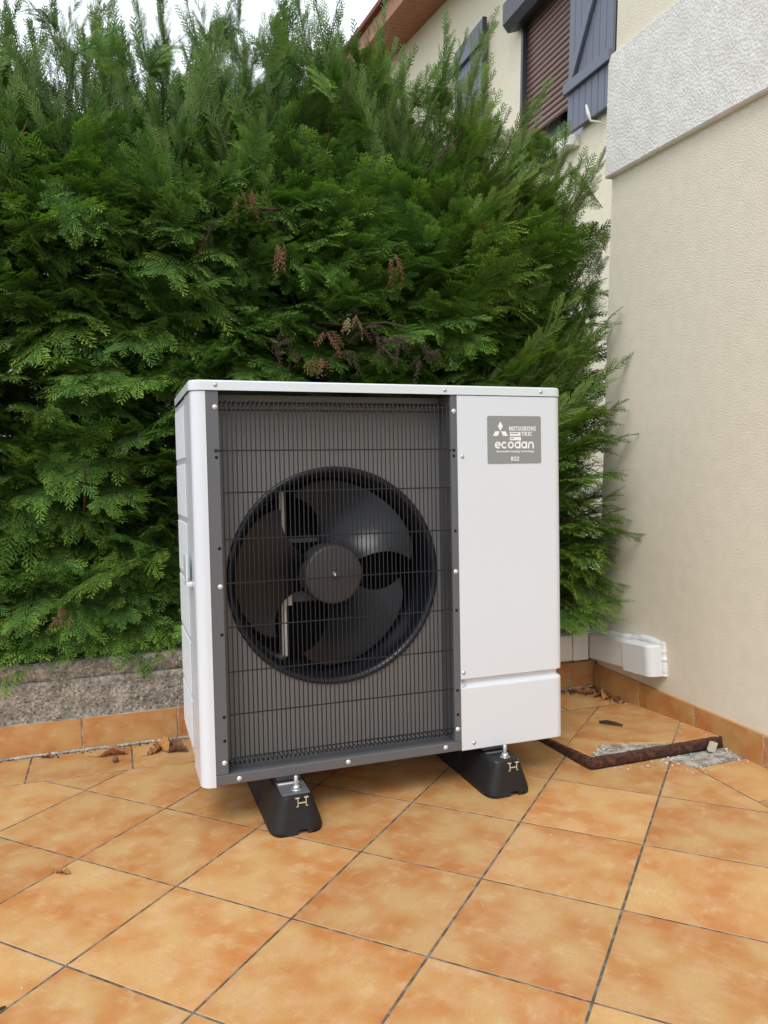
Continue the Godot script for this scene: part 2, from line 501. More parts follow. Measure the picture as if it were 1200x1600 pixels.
func make_house() -> void:
	var h := thing("house", HX, "cream rendered house with white beam, grey blue shutters and brown soffit", "house")
	var st := begin()
	bx(st, Vector3(0, -0.5, 0), Vector3(0.3, 5.4, 6.0), 0.004)
	put("wall", done(st), M.stucco, h)
	put("return_wall", box(Vector3(0.3, -0.5, 0), Vector3(1.6, 5.4, 0.3)), M.stucco, h)
	# the wide white band, with a corner cut off at its end
	st = begin()
	var prof := [Vector2(-0.014, 2.018), Vector2(-0.014, 2.440), Vector2(0.004, 2.466), Vector2(6.0, 2.452), Vector2(6.0, 2.008)]
	var c := Vector3(-0.01, 2.2, 3.0)
	st.set_smooth_group(-1)
	var xa := -0.024; var xb := 0.05
	var bev := 0.005
	var fr := []; var md := []; var bk := []
	for p in prof:
		var q: Vector2 = (Vector2(3.0, 2.23) - p)
		var ins := Vector2(signf(q.x), signf(q.y)) * bev
		fr.append(Vector3(xa, p.y + ins.y, p.x + ins.x)); md.append(Vector3(xa + bev, p.y, p.x)); bk.append(Vector3(xb, p.y, p.x))
	for i in range(1, 4): face(st, fr[0], fr[i], fr[i + 1], Vector3(-1, 0, 0))
	for i in 5:
		var j := (i + 1) % 5
		var n: Vector3 = (md[i] + md[j]) * 0.5 - c; n.x = 0
		if i == 1: n = Vector3(0, 1, -1)
		elif i == 2: n = Vector3.UP
		elif i == 0: n = Vector3(0, 0, -1)
		elif i == 4: n = Vector3.DOWN
		quad(st, fr[i], fr[j], md[j], md[i], n + Vector3(-1, 0, 0))
		quad(st, md[i], md[j], bk[j], bk[i], n)
	put("beam", done(st), M.beam, h)
	# the far wing: a wall with a window opening
	var F := 1.6
	var cg := CSGCombiner3D.new()
	cg.name = "far_wall"
	h.add_child(cg, true)
	var b1 := CSGBox3D.new(); b1.name = "wall_block"; b1.size = Vector3(0.35, 7.6, 12.0); b1.position = Vector3(F + 0.175, 3.3, -6.02); cg.add_child(b1); b1.material = M.facade
	for w in [[-4.02, -2.95, 3.40, 4.78], [-5.42, -4.82, 3.4, 4.9]]:
		var b2 := CSGBox3D.new(); b2.name = "opening"; b2.operation = CSGShape3D.OPERATION_SUBTRACTION
		b2.size = Vector3(0.5, w[3] - w[2], w[1] - w[0]); b2.position = Vector3(F + 0.15, (w[2] + w[3]) / 2, (w[0] + w[1]) / 2); cg.add_child(b2); b2.material = M.facade
	# roller shutter
	var rs := sub("roller_shutter", h)
	var y := 3.70
	var sl := begin()
	var pr := [Vector2(0, 0), Vector2(-0.008, 0.006), Vector2(-0.013, 0.022), Vector2(-0.010, 0.038), Vector2(-0.001, 0.046)]
	sl.set_smooth_group(1)
	for i in 4: quad(sl, Vector3(pr[i].x, pr[i].y, -1.05), Vector3(pr[i + 1].x, pr[i + 1].y, -1.05), Vector3(pr[i + 1].x, pr[i + 1].y, 0), Vector3(pr[i].x, pr[i].y, 0), Vector3(-1, 0, 0))
	sl.set_smooth_group(-1)
	quad(sl, Vector3(0, 0, -1.05), Vector3(0, 0, 0), Vector3(0.01, 0.002, 0), Vector3(0.01, 0.002, -1.05), Vector3.DOWN)
	quad(sl, Vector3(-0.001, 0.046, -1.05), Vector3(-0.001, 0.046, 0), Vector3(0.012, 0.05, 0), Vector3(0.012, 0.05, -1.05), Vector3.UP)
	quad(sl, Vector3(0.012, 0, -1.05), Vector3(0.012, 0, 0), Vector3(0.012, 0.05, 0), Vector3(0.012, 0.05, -1.05), Vector3(1, 0, 0))
	var slm := done(sl)
	while y < 4.80:
		put("slat", slm, M.slat, rs, T(F + 0.05, y, -2.96))
		y += 0.0505
	put("guide_rail", box(Vector3(F - 0.01, 3.40, -4.045), Vector3(F + 0.09, 4.72, -4.005), 0.003), M.shutter_box, rs)
	# its box, six-sided
	st = begin()
	var hp := PackedVector2Array([Vector2(F + 0.02, 4.70), Vector2(F - 0.10, 4.66), Vector2(F - 0.155, 4.72), Vector2(F - 0.155, 4.90), Vector2(F - 0.11, 4.955), Vector2(F + 0.02, 4.955)])
	st.set_smooth_group(-1)
	for i in range(1, 5):
		face(st, Vector3(hp[0].x, hp[0].y, -4.13), Vector3(hp[i].x, hp[i].y, -4.13), Vector3(hp[i + 1].x, hp[i + 1].y, -4.13), Vector3(0, 0, -1))
		face(st, Vector3(hp[0].x, hp[0].y, -2.85), Vector3(hp[i].x, hp[i].y, -2.85), Vector3(hp[i + 1].x, hp[i + 1].y, -2.85), Vector3(0, 0, 1))
	var hc := Vector3(F - 0.06, 4.81, -3.5)
	for i in 6:
		var j := (i + 1) % 6
		var a := Vector3(hp[i].x, hp[i].y, -4.13); var b := Vector3(hp[j].x, hp[j].y, -4.13)
		var n := (a + b) * 0.5 - hc; n.z = 0
		quad(st, a, b, Vector3(b.x, b.y, -2.85), Vector3(a.x, a.y, -2.85), n)
	put("shutter_box", done(st), M.shutter_box, h)
	# window behind
	var wn := sub("window", h)
	st = begin()
	bx(st, Vector3(F + 0.12, 3.40, -4.02), Vector3(F + 0.17, 3.47, -2.95), 0.002)
	put("frame", done(st), M.frame_dark, wn)
	put("frame", box(Vector3(F + 0.122, 3.47, -3.52), Vector3(F + 0.168, 4.78, -3.45), 0.002), M.frame_dark, wn)
	put("frame", box(Vector3(F + 0.121, 3.47, -3.06), Vector3(F + 0.169, 4.78, -2.96), 0.002), M.shutter, wn)
	put("pane", box(Vector3(F + 0.14, 3.47, -4.02), Vector3(F + 0.146, 4.78, -2.95)), M.glass, wn)
	put("room_back", box(Vector3(F + 0.3, 3.3, -4.1), Vector3(F + 0.32, 4.9, -2.9)), M.hole, wn)
	put("sill", box(Vector3(F - 0.10, 3.30, -4.1), Vector3(F + 0.12, 3.385, -2.98), 0.008), M.sill, h)
	# the open plank shutter, right of the window
	var sh := sub("shutter", h)
	for k in 7:
		var z0 := -3.085 + k * 0.089
		put("plank", box(Vector3(F - 0.062, 3.415, z0 + 0.003), Vector3(F - 0.035, 4.86, z0 + 0.086), 0.004), M.shutter, sh)
	put("backing", box(Vector3(F - 0.036, 3.42, -3.08), Vector3(F - 0.026, 4.85, -2.465)), M.frame_dark, sh)
	put("bar", box(Vector3(F - 0.095, 3.715, -3.11), Vector3(F - 0.0635, 3.80, -2.46), 0.004), M.shutter, sh)
	put("bar", box(Vector3(F - 0.095, 4.62, -3.11), Vector3(F - 0.0635, 4.705, -2.46), 0.004), M.shutter, sh)
	var d := Vector2(0.50, 0.80)
	put("brace", box(Vector3(F - 0.0945, -0.035, 0), Vector3(F - 0.0640, 0.035, d.length()), 0.004), M.shutter, sh, Transform3D(Basis(Vector3(1, 0, 0), -atan2(d.y, d.x)), Vector3(0, 3.78, -3.02)))
	st = begin()
	tube(st, [Vector3(F - 0.03, 3.35, -2.63), Vector3(F - 0.11, 3.36, -2.65), Vector3(F - 0.12, 3.42, -2.67), Vector3(F - 0.12, 3.49, -2.70)], [0.008, 0.009, 0.014, 0.008], 7)
	put("shutter_catch", done(st), M.sill, h)
	# shutter of the next window
	var s2 := sub("shutter", h)
	for k in 8:
		var z0 := -5.50 + k * 0.09
		put("plank", box(Vector3(F - 0.075, 3.6, z0 + 0.003), Vector3(F - 0.05, 5.10 + k * 0.002, z0 + 0.087), 0.004), M.shutter, s2)
	put("backing", box(Vector3(F - 0.05, 3.62, -5.49), Vector3(F - 0.04, 5.09, -4.79)), M.frame_dark, s2)
	put("bar", box(Vector3(F - 0.11, 4.86, -5.62), Vector3(F - 0.076, 4.955, -4.77), 0.004), M.shutter, s2)
	put("bar", box(Vector3(F - 0.11, 3.78, -5.62), Vector3(F - 0.076, 3.87, -4.77), 0.004), M.shutter, s2)
	put("stile", box(Vector3(F - 0.078, 3.6, -4.776), Vector3(F - 0.03, 5.12, -4.762), 0.003), M.shutter_box, s2)
	# eaves: planks across, rising away along the wall
	var ev := sub("eaves", h, Transform3D(Basis(Vector3(1, 0, 0), 0.133), Vector3(F, 5.86, -5.9)))
	for k in 64:
		var z0 := 2.6 - k * 0.118
		put("plank", box(Vector3(-0.44, 0.0, z0 - 0.114), Vector3(-0.001, 0.018, z0), 0.003), M.soffit, ev)
	put("board", box(Vector3(-0.44, 0.0182, -5.0), Vector3(0.6, 0.06, 2.6)), M.roof, ev)
	put("fascia", box(Vector3(-0.475, -0.03, -5.0), Vector3(-0.442, 0.19, 2.6), 0.004), M.soffit, ev)
	put("roof", box(Vector3(-0.54, 0.191, -5.0), Vector3(0.8, 0.26, 2.6), 0.01), M.roof, ev)
	# skirting tiles stand on the terrace, so they follow the floor
	var inv := HX.affine_inverse()
	var yaw := atan(-0.0462)
	var f := inv * Transform3D(Basis(Vector3.UP, yaw), Vector3(wall_x(-0.739), 0, -0.739))
	var z := -0.004
	put("joint_mortar", box(Vector3(-0.0065, -0.05, 0.0), Vector3(0.002, 0.0945, 2.16)), M.mortar, h, f)
	var ends := [0.0, 0.309, 0.618, 0.927, 1.236, 1.545, 1.854, 2.163]
	for k in ends.size() - 1:
		var poly := PackedVector2Array([Vector2(-0.001, ends[k] + J), Vector2(0.0955, ends[k] + J), Vector2(0.0955, ends[k + 1] - J), Vector2(-0.001, ends[k + 1] - J)])
		# built lying, then stood up against the wall
		var s := begin()
		var cc := Vector2(0.05, (ends[k] + ends[k + 1]) / 2)
		prism(s, poly, -0.05, 0.0085, 0.0016, cc, Vector2(0.5, 0.5 + rng.randf_range(-0.2, 0.2)), 3.2)
		put("skirting_tile", done(s), M["skirt%d" % ((k * 3) % 8)], h, f * Transform3D(Basis(Vector3(0, 1, 0), Vector3(-1, 0, 0), Vector3(0, 0, 1)), Vector3.ZERO))

# ---------------------------------------------------------------- low wall
func make_low_wall() -> void:
	var xf := Transform3D(Basis(Vector3.UP, -0.0215), Vector3(0, 0, -0.776))
	var w := thing("planter_wall", xf, "low rough grey concrete wall with orange tile skirting, under the hedge", "wall")
	# two courses of weathered concrete, their faces uneven
	var a := noise(9.0, 201, 4); var b := noise(40.0, 202, 3)
	var blocks := [[-2.2, 1.69, -0.1, 0.238, -0.012, 0.0035, "lower_course"], [-2.2, 1.0, 0.2395, 0.300, -0.018, 0.011, "upper_course"]]
	for bl in blocks:
		if bl[3] - bl[2] < 0.01: continue
		var st := begin()
		st.set_smooth_group(1)
		var nx := int((bl[1] - bl[0]) / 0.012); var ny := maxi(5, int((bl[3] - bl[2]) / 0.011))
		var dep := 7
		var P := func(i: int, j: int) -> Vector3:
			# up the face, then back over the top
			var x: float = lerpf(bl[0], bl[1], float(i) / nx)
			var y: float = lerpf(bl[2], bl[3], minf(float(j) / ny, 1.0))
			var z: float = bl[4]
			if j > ny: z -= (j - ny) * 0.025
			var k: float = bl[5]
			var n := a.get_noise_2d(x, y + z * 0.7) * 1.6 + b.get_noise_2d(x, y - z) * 0.7
			var edge := 1.0 - smoothstep(0.0, 0.02, minf(minf(y - bl[2], minf(x - bl[0], bl[1] - x)), 1.0))
			if j <= ny: z += n * k - edge * k * 0.8 - (0.006 if j == ny else 0.0)
			else: y += n * k * 0.7
			return Vector3(x, y, z)
		for i in nx:
			for j in ny + dep:
				quad(st, P.call(i, j), P.call(i + 1, j), P.call(i + 1, j + 1), P.call(i, j + 1), Vector3(0, 0.5, 1))
		st.set_smooth_group(-1)
		bx(st, Vector3(bl[0] + 0.01, bl[2], bl[4] - 0.19), Vector3(bl[1] - 0.01, bl[3] - 0.012, bl[4] - 0.03))
		put(bl[6], done(st), M.concrete, w)
	var x := -0.309 - 0.309 * 5
	var k := 0
	while x < 1.66:
		var x2 := minf(x + 0.309, 1.66)
		var s := begin()
		var poly := PackedVector2Array([Vector2(x + J, -0.108), Vector2(x2 - J, -0.108), Vector2(x2 - J, -0.004), Vector2(x + J, -0.004)])
		prism(s, poly, -0.06, 0.0, 0.0016, (poly[0] + poly[2]) / 2, Vector2(0.5, 0.5 + rng.randf_range(-0.2, 0.2)), 3.2)
		put("skirting_tile", done(s), M["skirt%d" % ((k * 3) % 8)], w, Transform3D(Basis(Vector3(1, 0, 0), PI / 2), Vector3.ZERO))
		x += 0.309; k += 1
	put("joint_mortar", box(Vector3(-2.1, -0.05, -0.03), Vector3(1.66, 0.1085, -0.0022)), M.mortar, w)
	# pale cement squeezed out under the skirting
	var st2 := begin()
	var pts := []; var rad := []
	for i in 90:
		var xx := -1.2 + i * 0.032
		pts.append(Vector3(xx, 0.001 + 0.002 * a.get_noise_1d(xx * 3), 0.003)); rad.append(0.005 + 0.004 * absf(b.get_noise_1d(xx * 2)))
	tube(st2, pts, rad, 5)
	put("cement_joint", done(st2), M.mortar, w)
	tag(put("planter_soil", box(Vector3(-4.0, -0.1, -2.6), Vector3(3.2, 0.19, -0.99)), M.soil), "", "", "", "structure")

# ---------------------------------------------------------------- hedge
func strip(st: SurfaceTool, a: Vector3, b: Vector3, side: Vector3, wa: float, wb: float, ca: Color, cb: Color) -> void:
	var p := [a - side * wa, a + side * wa, b + side * wb, b - side * wb]
	st.set_color(ca); st.add_vertex(p[0]); st.add_vertex(p[1])
	st.set_color(cb); st.add_vertex(p[2])
	if wb > 0.0002:
		st.set_color(ca); st.add_vertex(p[0])
		st.set_color(cb); st.add_vertex(p[2]); st.add_vertex(p[3])

# one flat spray: a midrib along z with combs of scale-leaf twigs on both sides
func frond(st: SurfaceTool, xf: Transform3D, L: float, W: float, droop: float, ca: Color, cb: Color, r: RandomNumberGenerator, fat := 1.0) -> void:
	var n := int(L / (0.0105 * fat)) + 3
	var at := func(t: float) -> Vector3: return Vector3(0, -droop * L * t * t, L * t)
	for i in 4:
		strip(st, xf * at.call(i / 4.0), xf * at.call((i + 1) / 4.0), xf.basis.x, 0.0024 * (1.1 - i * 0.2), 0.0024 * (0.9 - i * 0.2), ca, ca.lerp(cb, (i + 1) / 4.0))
	for i in n:
		var t := (i + 0.6) / n
		var s := 1.0 if i % 2 == 0 else -1.0
		var len := W * (0.45 + 0.55 * minf(1.0, t * 4.0)) * pow(1.0 - t, 0.6) * r.randf_range(0.72, 1.15) + 0.010
		var o: Vector3 = at.call(t)
		var ang := r.randf_range(0.55, 0.85)
		var dir := Vector3(s * sin(ang), -droop * 0.5 + r.randf_range(-0.16, 0.10), cos(ang)).normalized()
		var e := o + dir * len + Vector3(0, -len * len * 3.0 * droop, 0)
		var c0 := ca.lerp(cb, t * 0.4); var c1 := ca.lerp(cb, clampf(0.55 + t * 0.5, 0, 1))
		var perp := dir.cross(Vector3.UP).normalized()
		var mid := o.lerp(e, 0.5) + Vector3(0, 0.002, 0)
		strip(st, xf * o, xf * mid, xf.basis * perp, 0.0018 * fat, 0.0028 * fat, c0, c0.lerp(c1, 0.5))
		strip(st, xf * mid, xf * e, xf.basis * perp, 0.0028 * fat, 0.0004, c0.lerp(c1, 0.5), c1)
		var m := int(len / 0.0085)
		for k in m:
			var u := (k + 0.7) / (m + 0.4)
			var q := o.lerp(e, u)
			var s2 := 1.0 if k % 2 == 0 else -1.0
			var d2 := (dir * 0.78 + perp * s2 * 0.62).normalized()
			var l2 := (0.018 * (1.15 - u * 0.65)) * r.randf_range(0.8, 1.25) * clampf(W / 0.06, 0.6, 1.2)
			var cc := c0.lerp(c1, u)
			strip(st, xf * q, xf * (q + d2 * l2), xf.basis * perp.rotated(dir, r.randf_range(-0.3, 0.3)).lerp(dir, 0.45).normalized(), 0.0027 * fat, 0.0003, cc, cc.lerp(c1, 0.6))

func look_basis(d: Vector3, up: Vector3) -> Basis:
	var z := d.normalized()
	var x := up.cross(z)
	if x.length() < 0.05: x = Vector3(1, 0, 0.1).cross(z)
	x = x.normalized()
	return Basis(x, z.cross(x), z)

# a bough: a stem along z, sprays left and right of it, smaller towards the tip
func bough(kind: int, sd: int) -> ArrayMesh:
	var r := RandomNumberGenerator.new()
	r.seed = sd
	var st := begin()
	st.set_smooth_group(-1)
	var L := r.randf_range(0.30, 0.42) if kind == 0 else r.randf_range(0.45, 0.62)
	var bend := r.randf_range(-0.05, 0.14) if kind == 0 else r.randf_range(-0.06, 0.03)
	var sway := r.randf_range(-0.12, 0.12)
	var at := func(t: float) -> Vector3: return Vector3(sway * L * t * t, -bend * L * t * t, L * t)
	var wood := Color(0.10, 0.055, 0.03); var green := Color(0.055, 0.10, 0.022)
	if kind == 1: wood = Color(0.085, 0.06, 0.03)
	for i in 6:
		var a: Vector3 = at.call(i / 6.0); var b: Vector3 = at.call((i + 1) / 6.0)
		var w0 := 0.0032 * (1.05 - i / 6.5); var w1 := 0.0032 * (1.05 - (i + 1) / 6.5)
		var c0 := wood.lerp(green, clampf(i / 4.0, 0, 1)); var c1 := wood.lerp(green, clampf((i + 1) / 4.0, 0, 1))
		strip(st, a, b, Vector3.RIGHT, w0, w1, c0, c1)
		strip(st, a, b, Vector3.UP, w0, w1, c0, c1)
	var n := 19 if kind == 0 else 20
	for i in n:
		var t := 0.06 + 0.90 * float(i) / n
		var s := 1.0 if i % 2 == 0 else -1.0
		var fl := (0.150 * pow(1.0 - t, 0.45) + 0.042) * r.randf_range(0.7, 1.15)
		if kind == 1: fl = (0.15 * pow(1.0 - t, 0.6) + 0.05) * r.randf_range(0.65, 1.2)
		var ang := r.randf_range(0.50, 0.95) if kind == 0 else r.randf_range(0.25, 0.55)
		var roll := r.randf_range(-0.6, 0.6) if kind == 0 else r.randf_range(0.0, TAU)
		var dir := Vector3(s * sin(ang), r.randf_range(-0.28, 0.22) if kind == 0 else 0.0, cos(ang))
		if kind == 1: dir = dir.rotated(Vector3(0, 0, 1), roll)
		var up := Vector3.UP.rotated(Vector3(0, 0, 1), roll * 0.8)
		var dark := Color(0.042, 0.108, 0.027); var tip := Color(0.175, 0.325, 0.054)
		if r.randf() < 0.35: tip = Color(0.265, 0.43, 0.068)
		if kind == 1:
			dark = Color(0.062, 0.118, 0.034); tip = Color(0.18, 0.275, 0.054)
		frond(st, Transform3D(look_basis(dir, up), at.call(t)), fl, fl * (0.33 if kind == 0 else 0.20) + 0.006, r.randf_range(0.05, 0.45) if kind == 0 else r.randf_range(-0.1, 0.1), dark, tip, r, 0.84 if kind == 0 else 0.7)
	frond(st, Transform3D(look_basis(Vector3(sway, -bend, 1), Vector3.UP), at.call(0.97)), 0.10, 0.035, 0.1, Color(0.045, 0.115, 0.03), Color(0.13, 0.26, 0.045), r)
	return done(st)

func hedge_top(x: float) -> float:
	# height of the dense part, at the depth of the trunks
	var y := 2.30 + 0.05 * sin(x * 5.0) + 0.04 * sin(x * 11.0 + 1.0)
	y += 0.17 * smoothstep(0.35, 0.75, x) * (1.0 - smoothstep(0.85, 1.3, x))
	return y - 0.16 * smoothstep(1.1, 1.7, x) - 0.5 * smoothstep(1.65, 2.1, x)

func hedge_end(y: float) -> float:
	return 1.88 - 0.10 * smoothstep(0.6, 0.2, y) - 0.10 * smoothstep(1.5, 2.0, y) - 0.10 * smoothstep(2.1, 2.6, y)

func make_hedge() -> void:
	var h := thing("conifer_hedge", T(0.4, 0.19, -1.3), "tall dense green conifer hedge behind the heat pump, ragged against the sky", "hedge")
	var inv := h.transform.affine_inverse()
	var r := RandomNumberGenerator.new()
	r.seed = 99
	var nz := noise(1.4, 301, 3)
	var front := func(x: float, y: float) -> float:
		var z := -0.93 + 0.13 * nz.get_noise_2d(x * 1.3, y * 1.6) + 0.10 * nz.get_noise_2d(x * 4.0 + 9.0, y * 4.0)
		z += 0.10 * smoothstep(0.7, 0.3, y) + 0.05 * smoothstep(0.2, -0.3, x)
		z -= 0.30 * smoothstep(1.75, 2.6, y)
		z -= 0.10 * smoothstep(0.30, 0.45, x) * smoothstep(1.0, 0.8, x) * smoothstep(1.15, 1.3, y) * smoothstep(1.65, 1.45, y)
		return z
	var meshes := []
	for k in 5: meshes.append(bough(0, 500 + k))
	for k in 3: meshes.append(bough(1, 600 + k))
	var put_: Array = []
	for k in 8: put_.append([[], []])
	var add := func(kind: int, tip: Vector3, d: Vector3, size: float, roll: float, tint: Color) -> void:
		var k := r.randi_range(0, 4) if kind == 0 else r.randi_range(5, 7)
		var b := look_basis(d, Vector3.UP.rotated(d.normalized(), roll)).scaled(Vector3.ONE * size)
		var base := tip - d.normalized() * (0.36 if kind == 0 else 0.5) * size
		put_[k][0].append(inv * Transform3D(b, base))
		put_[k][1].append(tint)
	var tint := func(x: float, y: float) -> Color:
		var v := r.randf_range(0.78, 1.22)
		var warm := 0.16 * smoothstep(1.0, 1.5, x) + r.randf_range(-0.08, 0.10)
		var cool := 0.22 * smoothstep(1.3, 2.1, y) * smoothstep(1.0, 0.4, x)
		return Color(v * (1.0 + warm), v * (1.0 + warm * 0.25), v * (1.0 - warm * 0.6 + cool * 0.8))
	# layers of boughs, from the face of the hedge inwards
	var layers := [[0.0, 34, 28], [0.11, 32, 26], [0.23, 29, 24], [0.40, 27, 23], [0.60, 26, 22], [0.82, 27, 23], [1.05, 27, 23]]
	for ly in layers:
		for i: int in int(ly[1]) * int(ly[2]):
			var nx: int = ly[1]; var ny: int = ly[2]
			var y := 0.26 + 2.35 * ((i / nx) + r.randf()) / ny
			var e := hedge_end(y)
			var x := lerpf(-1.5, e, ((i % nx) + r.randf()) / nx)
			if y > hedge_top(x) - 0.02: continue
			var u := smoothstep(1.7, 2.4, y)
			var tip := Vector3(x, y, front.call(x, y) - ly[0] + r.randf_range(-0.08, 0.08))
			var d := Vector3(r.randf_range(-0.95, 0.95), r.randf_range(-0.45, 0.25) + u * 1.1, r.randf_range(0.35, 0.9) * (1.0 - u * 0.45))
			if x > 0.9:
				var s := smoothstep(0.9, e, x)
				d.x = lerpf(d.x, r.randf_range(0.3, 1.1), s)
				d.y += s * 0.45 * smoothstep(0.5, 1.0, y)
			if y < 0.55 : d.y = r.randf_range(-0.5, 0.05)
			if tip.x > wall_x(tip.z) - 0.02 and tip.z > -0.80: tip.z = -0.84 - r.randf() * 0.1
			if y < 0.40 and tip.z > -0.74: tip.z = -0.76
			add.call(0, tip, d, r.randf_range(0.62, 1.05), r.randf_range(-0.6, 0.6), tint.call(x, y))
	# upright leaders along the top, thinning out against the sky
	for i in 480:
		var x := r.randf_range(-1.5, 1.95)
		var y := hedge_top(x) + 0.10 - 0.42 * r.randf() + 0.50 * pow(r.randf(), 1.8)
		var z := r.randf_range(-1.65, -1.0)
		y += (-1.2 - z) * 0.32 * smoothstep(1.3, 0.4, x)
		var d := Vector3(r.randf_range(-0.3, 0.3) + 0.5 * smoothstep(0.8, 1.8, x), 1.0, r.randf_range(-0.15, 0.3))
		add.call(1, Vector3(x, y, z), d, r.randf_range(0.5, 1.05), r.randf_range(0, TAU), tint.call(x, y))
	# short loose sprays that break up the tops of the leaders
	for i in 420:
		var x := r.randf_range(-1.5, 1.9)
		var y := hedge_top(x) + 0.04 - 0.36 * r.randf() + 0.42 * pow(r.randf(), 1.8)
		add.call(0, Vector3(x, y, r.randf_range(-1.7, -0.98)), Vector3(r.randf_range(-0.9, 0.9), r.randf_range(0.1, 1.0), r.randf_range(-0.2, 0.6)), r.randf_range(0.34, 0.62), r.randf_range(-1.2, 1.2), tint.call(x, y))
	# plumes on the end towards the house
	for i in 170:
		var y := r.randf_range(0.5, 2.5)
		var x := hedge_end(y) - r.randf_range(-0.06, 0.5)
		if y > hedge_top(x) + 0.05: continue
		add.call(1, Vector3(x, y, r.randf_range(-1.75, -0.92)), Vector3(r.randf_range(0.25, 1.0), r.randf_range(0.5, 1.1), r.randf_range(-0.1, 0.35)), r.randf_range(0.6, 0.85), r.randf_range(0, TAU), tint.call(x, y))
	# single sprays reaching out in front of the house wall
	var reach := [[1.56, 1.56, -0.74, 0.5, 0.9], [1.60, 1.44, -0.70, 0.6, 0.8], [1.61, 1.36, -0.66, 0.7, 0.7], [1.58, 1.12, -0.66, 0.5, 0.9], [1.61, 1.05, -0.58, 0.7, 0.5], [1.56, 0.98, -0.66, 0.8, 0.4], [1.60, 0.88, -0.56, 0.8, 0.45], [1.54, 0.80, -0.62, 0.8, 0.2], [1.62, 0.72, -0.52, 0.9, 0.2], [1.58, 0.62, -0.58, 0.8, 0.0], [1.60, 0.55, -0.56, 0.9, -0.1], [1.55, 0.46, -0.62, 0.8, -0.2]]
	for i in 74:
		var z := r.randf_range(-0.82, -0.44)
		var y := 0.30 + 1.15 * (i + r.randf()) / 74.0
		reach.append([wall_x(z) - r.randf_range(0.03, 0.10) - 0.22 * r.randf() * smoothstep(-0.5, -0.8, z), y, z - 0.10 * smoothstep(1.0, 1.4, y), r.randf_range(0.2, 0.8), 0.0])
	for p in reach:
		var lift: float = p[4] if p[4] != 0.0 else r.randf_range(-0.4, 0.3) + 0.7 * smoothstep(0.6, 1.4, p[1])
		add.call(0 if lift < 0.6 else 1, Vector3(p[0], p[1], p[2]), Vector3(p[3], lift, 0.6), r.randf_range(0.62, 0.85), r.randf_range(-0.4, 0.4), tint.call(p[0], p[1]))
	# fringe hanging over the low wall
	for i in 32:
		var x := r.randf_range(-1.2, 1.45)
		add.call(0, Vector3(x, r.randf_range(0.29, 0.46), r.randf_range(-0.80, -0.73)), Vector3(r.randf_range(-0.8, 0.8), r.randf_range(-0.55, -0.15), 0.8), r.randf_range(0.6, 0.9), r.randf_range(-0.4, 0.4), tint.call(x, 0.3))
	for k in 8:
		var mm := MultiMesh.new()
		mm.transform_format = MultiMesh.TRANSFORM_3D
		mm.use_colors = true
		mm.mesh = meshes[k]
		mm.instance_count = put_[k][0].size()
		for i in mm.instance_count:
			mm.set_instance_transform(i, put_[k][0][i])
			mm.set_instance_color(i, put_[k][1][i])
		var mi := MultiMeshInstance3D.new()
		mi.name = "foliage"
		mi.multimesh = mm
		mi.material_override = M.leaf
		h.add_child(mi, true)
		tag(mi, "", "", "", "stuff")
	# trunks and a few bare branches that show
	for k in 8:
		var x := -1.0 + k * 0.33 + r.randf_range(-0.06, 0.06)
		var st := begin()
		var pts := []; var rad := []
		for i in 9:
			var t := i / 8.0
			pts.append(inv * Vector3(x + 0.05 * sin(t * 5.0 + k) + 0.10 * t * (x - 0.2), 0.12 + 2.05 * t, -1.42 + 0.05 * cos(t * 4.0 + k))); rad.append(0.034 * (1.0 - t * 0.82))
		tube(st, pts, rad, 8)
		put("trunk", done(st), M.bark, h)
	var br := [[Vector3(-0.55, 1.68, -1.05), Vector3(-0.50, 1.84, -0.96), Vector3(-0.45, 1.98, -0.92), Vector3(-0.40, 2.10, -0.93)], [Vector3(0.55, 1.95, -1.1), Vector3(0.42, 1.90, -0.98), Vector3(0.30, 1.88, -0.93)], [Vector3(0.45, 1.85, -1.2), Vector3(0.58, 2.02, -1.1), Vector3(0.67, 2.2, -1.06), Vector3(0.70, 2.40, -1.05)], [Vector3(0.92, 1.98, -1.15), Vector3(1.08, 2.12, -1.02), Vector3(1.2, 2.26, -0.98)], [Vector3(1.20, 1.85, -1.1), Vector3(1.36, 2.0, -1.0), Vector3(1.46, 2.12, -0.97)], [Vector3(0.60, 1.50, -1.05), Vector3(0.70, 1.47, -0.93), Vector3(0.83, 1.475, -0.87), Vector3(0.90, 1.455, -0.84)], [Vector3(-0.28, 0.75, -1.0), Vector3(-0.27, 0.85, -0.86), Vector3(-0.265, 0.95, -0.83)], [Vector3(1.25, 0.78, -0.9), Vector3(1.36, 0.88, -0.80), Vector3(1.45, 0.93, -0.77)], [Vector3(0.1, 1.62, -1.0), Vector3(0.17, 1.75, -0.92), Vector3(0.2, 1.82, -0.89)]]
	for b in br:
		var st := begin()
		var pts := []; var rad := []
		for i in b.size():
			pts.append(inv * (b[i] as Vector3)); rad.append(0.0065 * (1.0 - 0.55 * i / (b.size() - 1.0)))
		tube(st, pts, rad, 6)
		put("branch", done(st), M.bark, h)
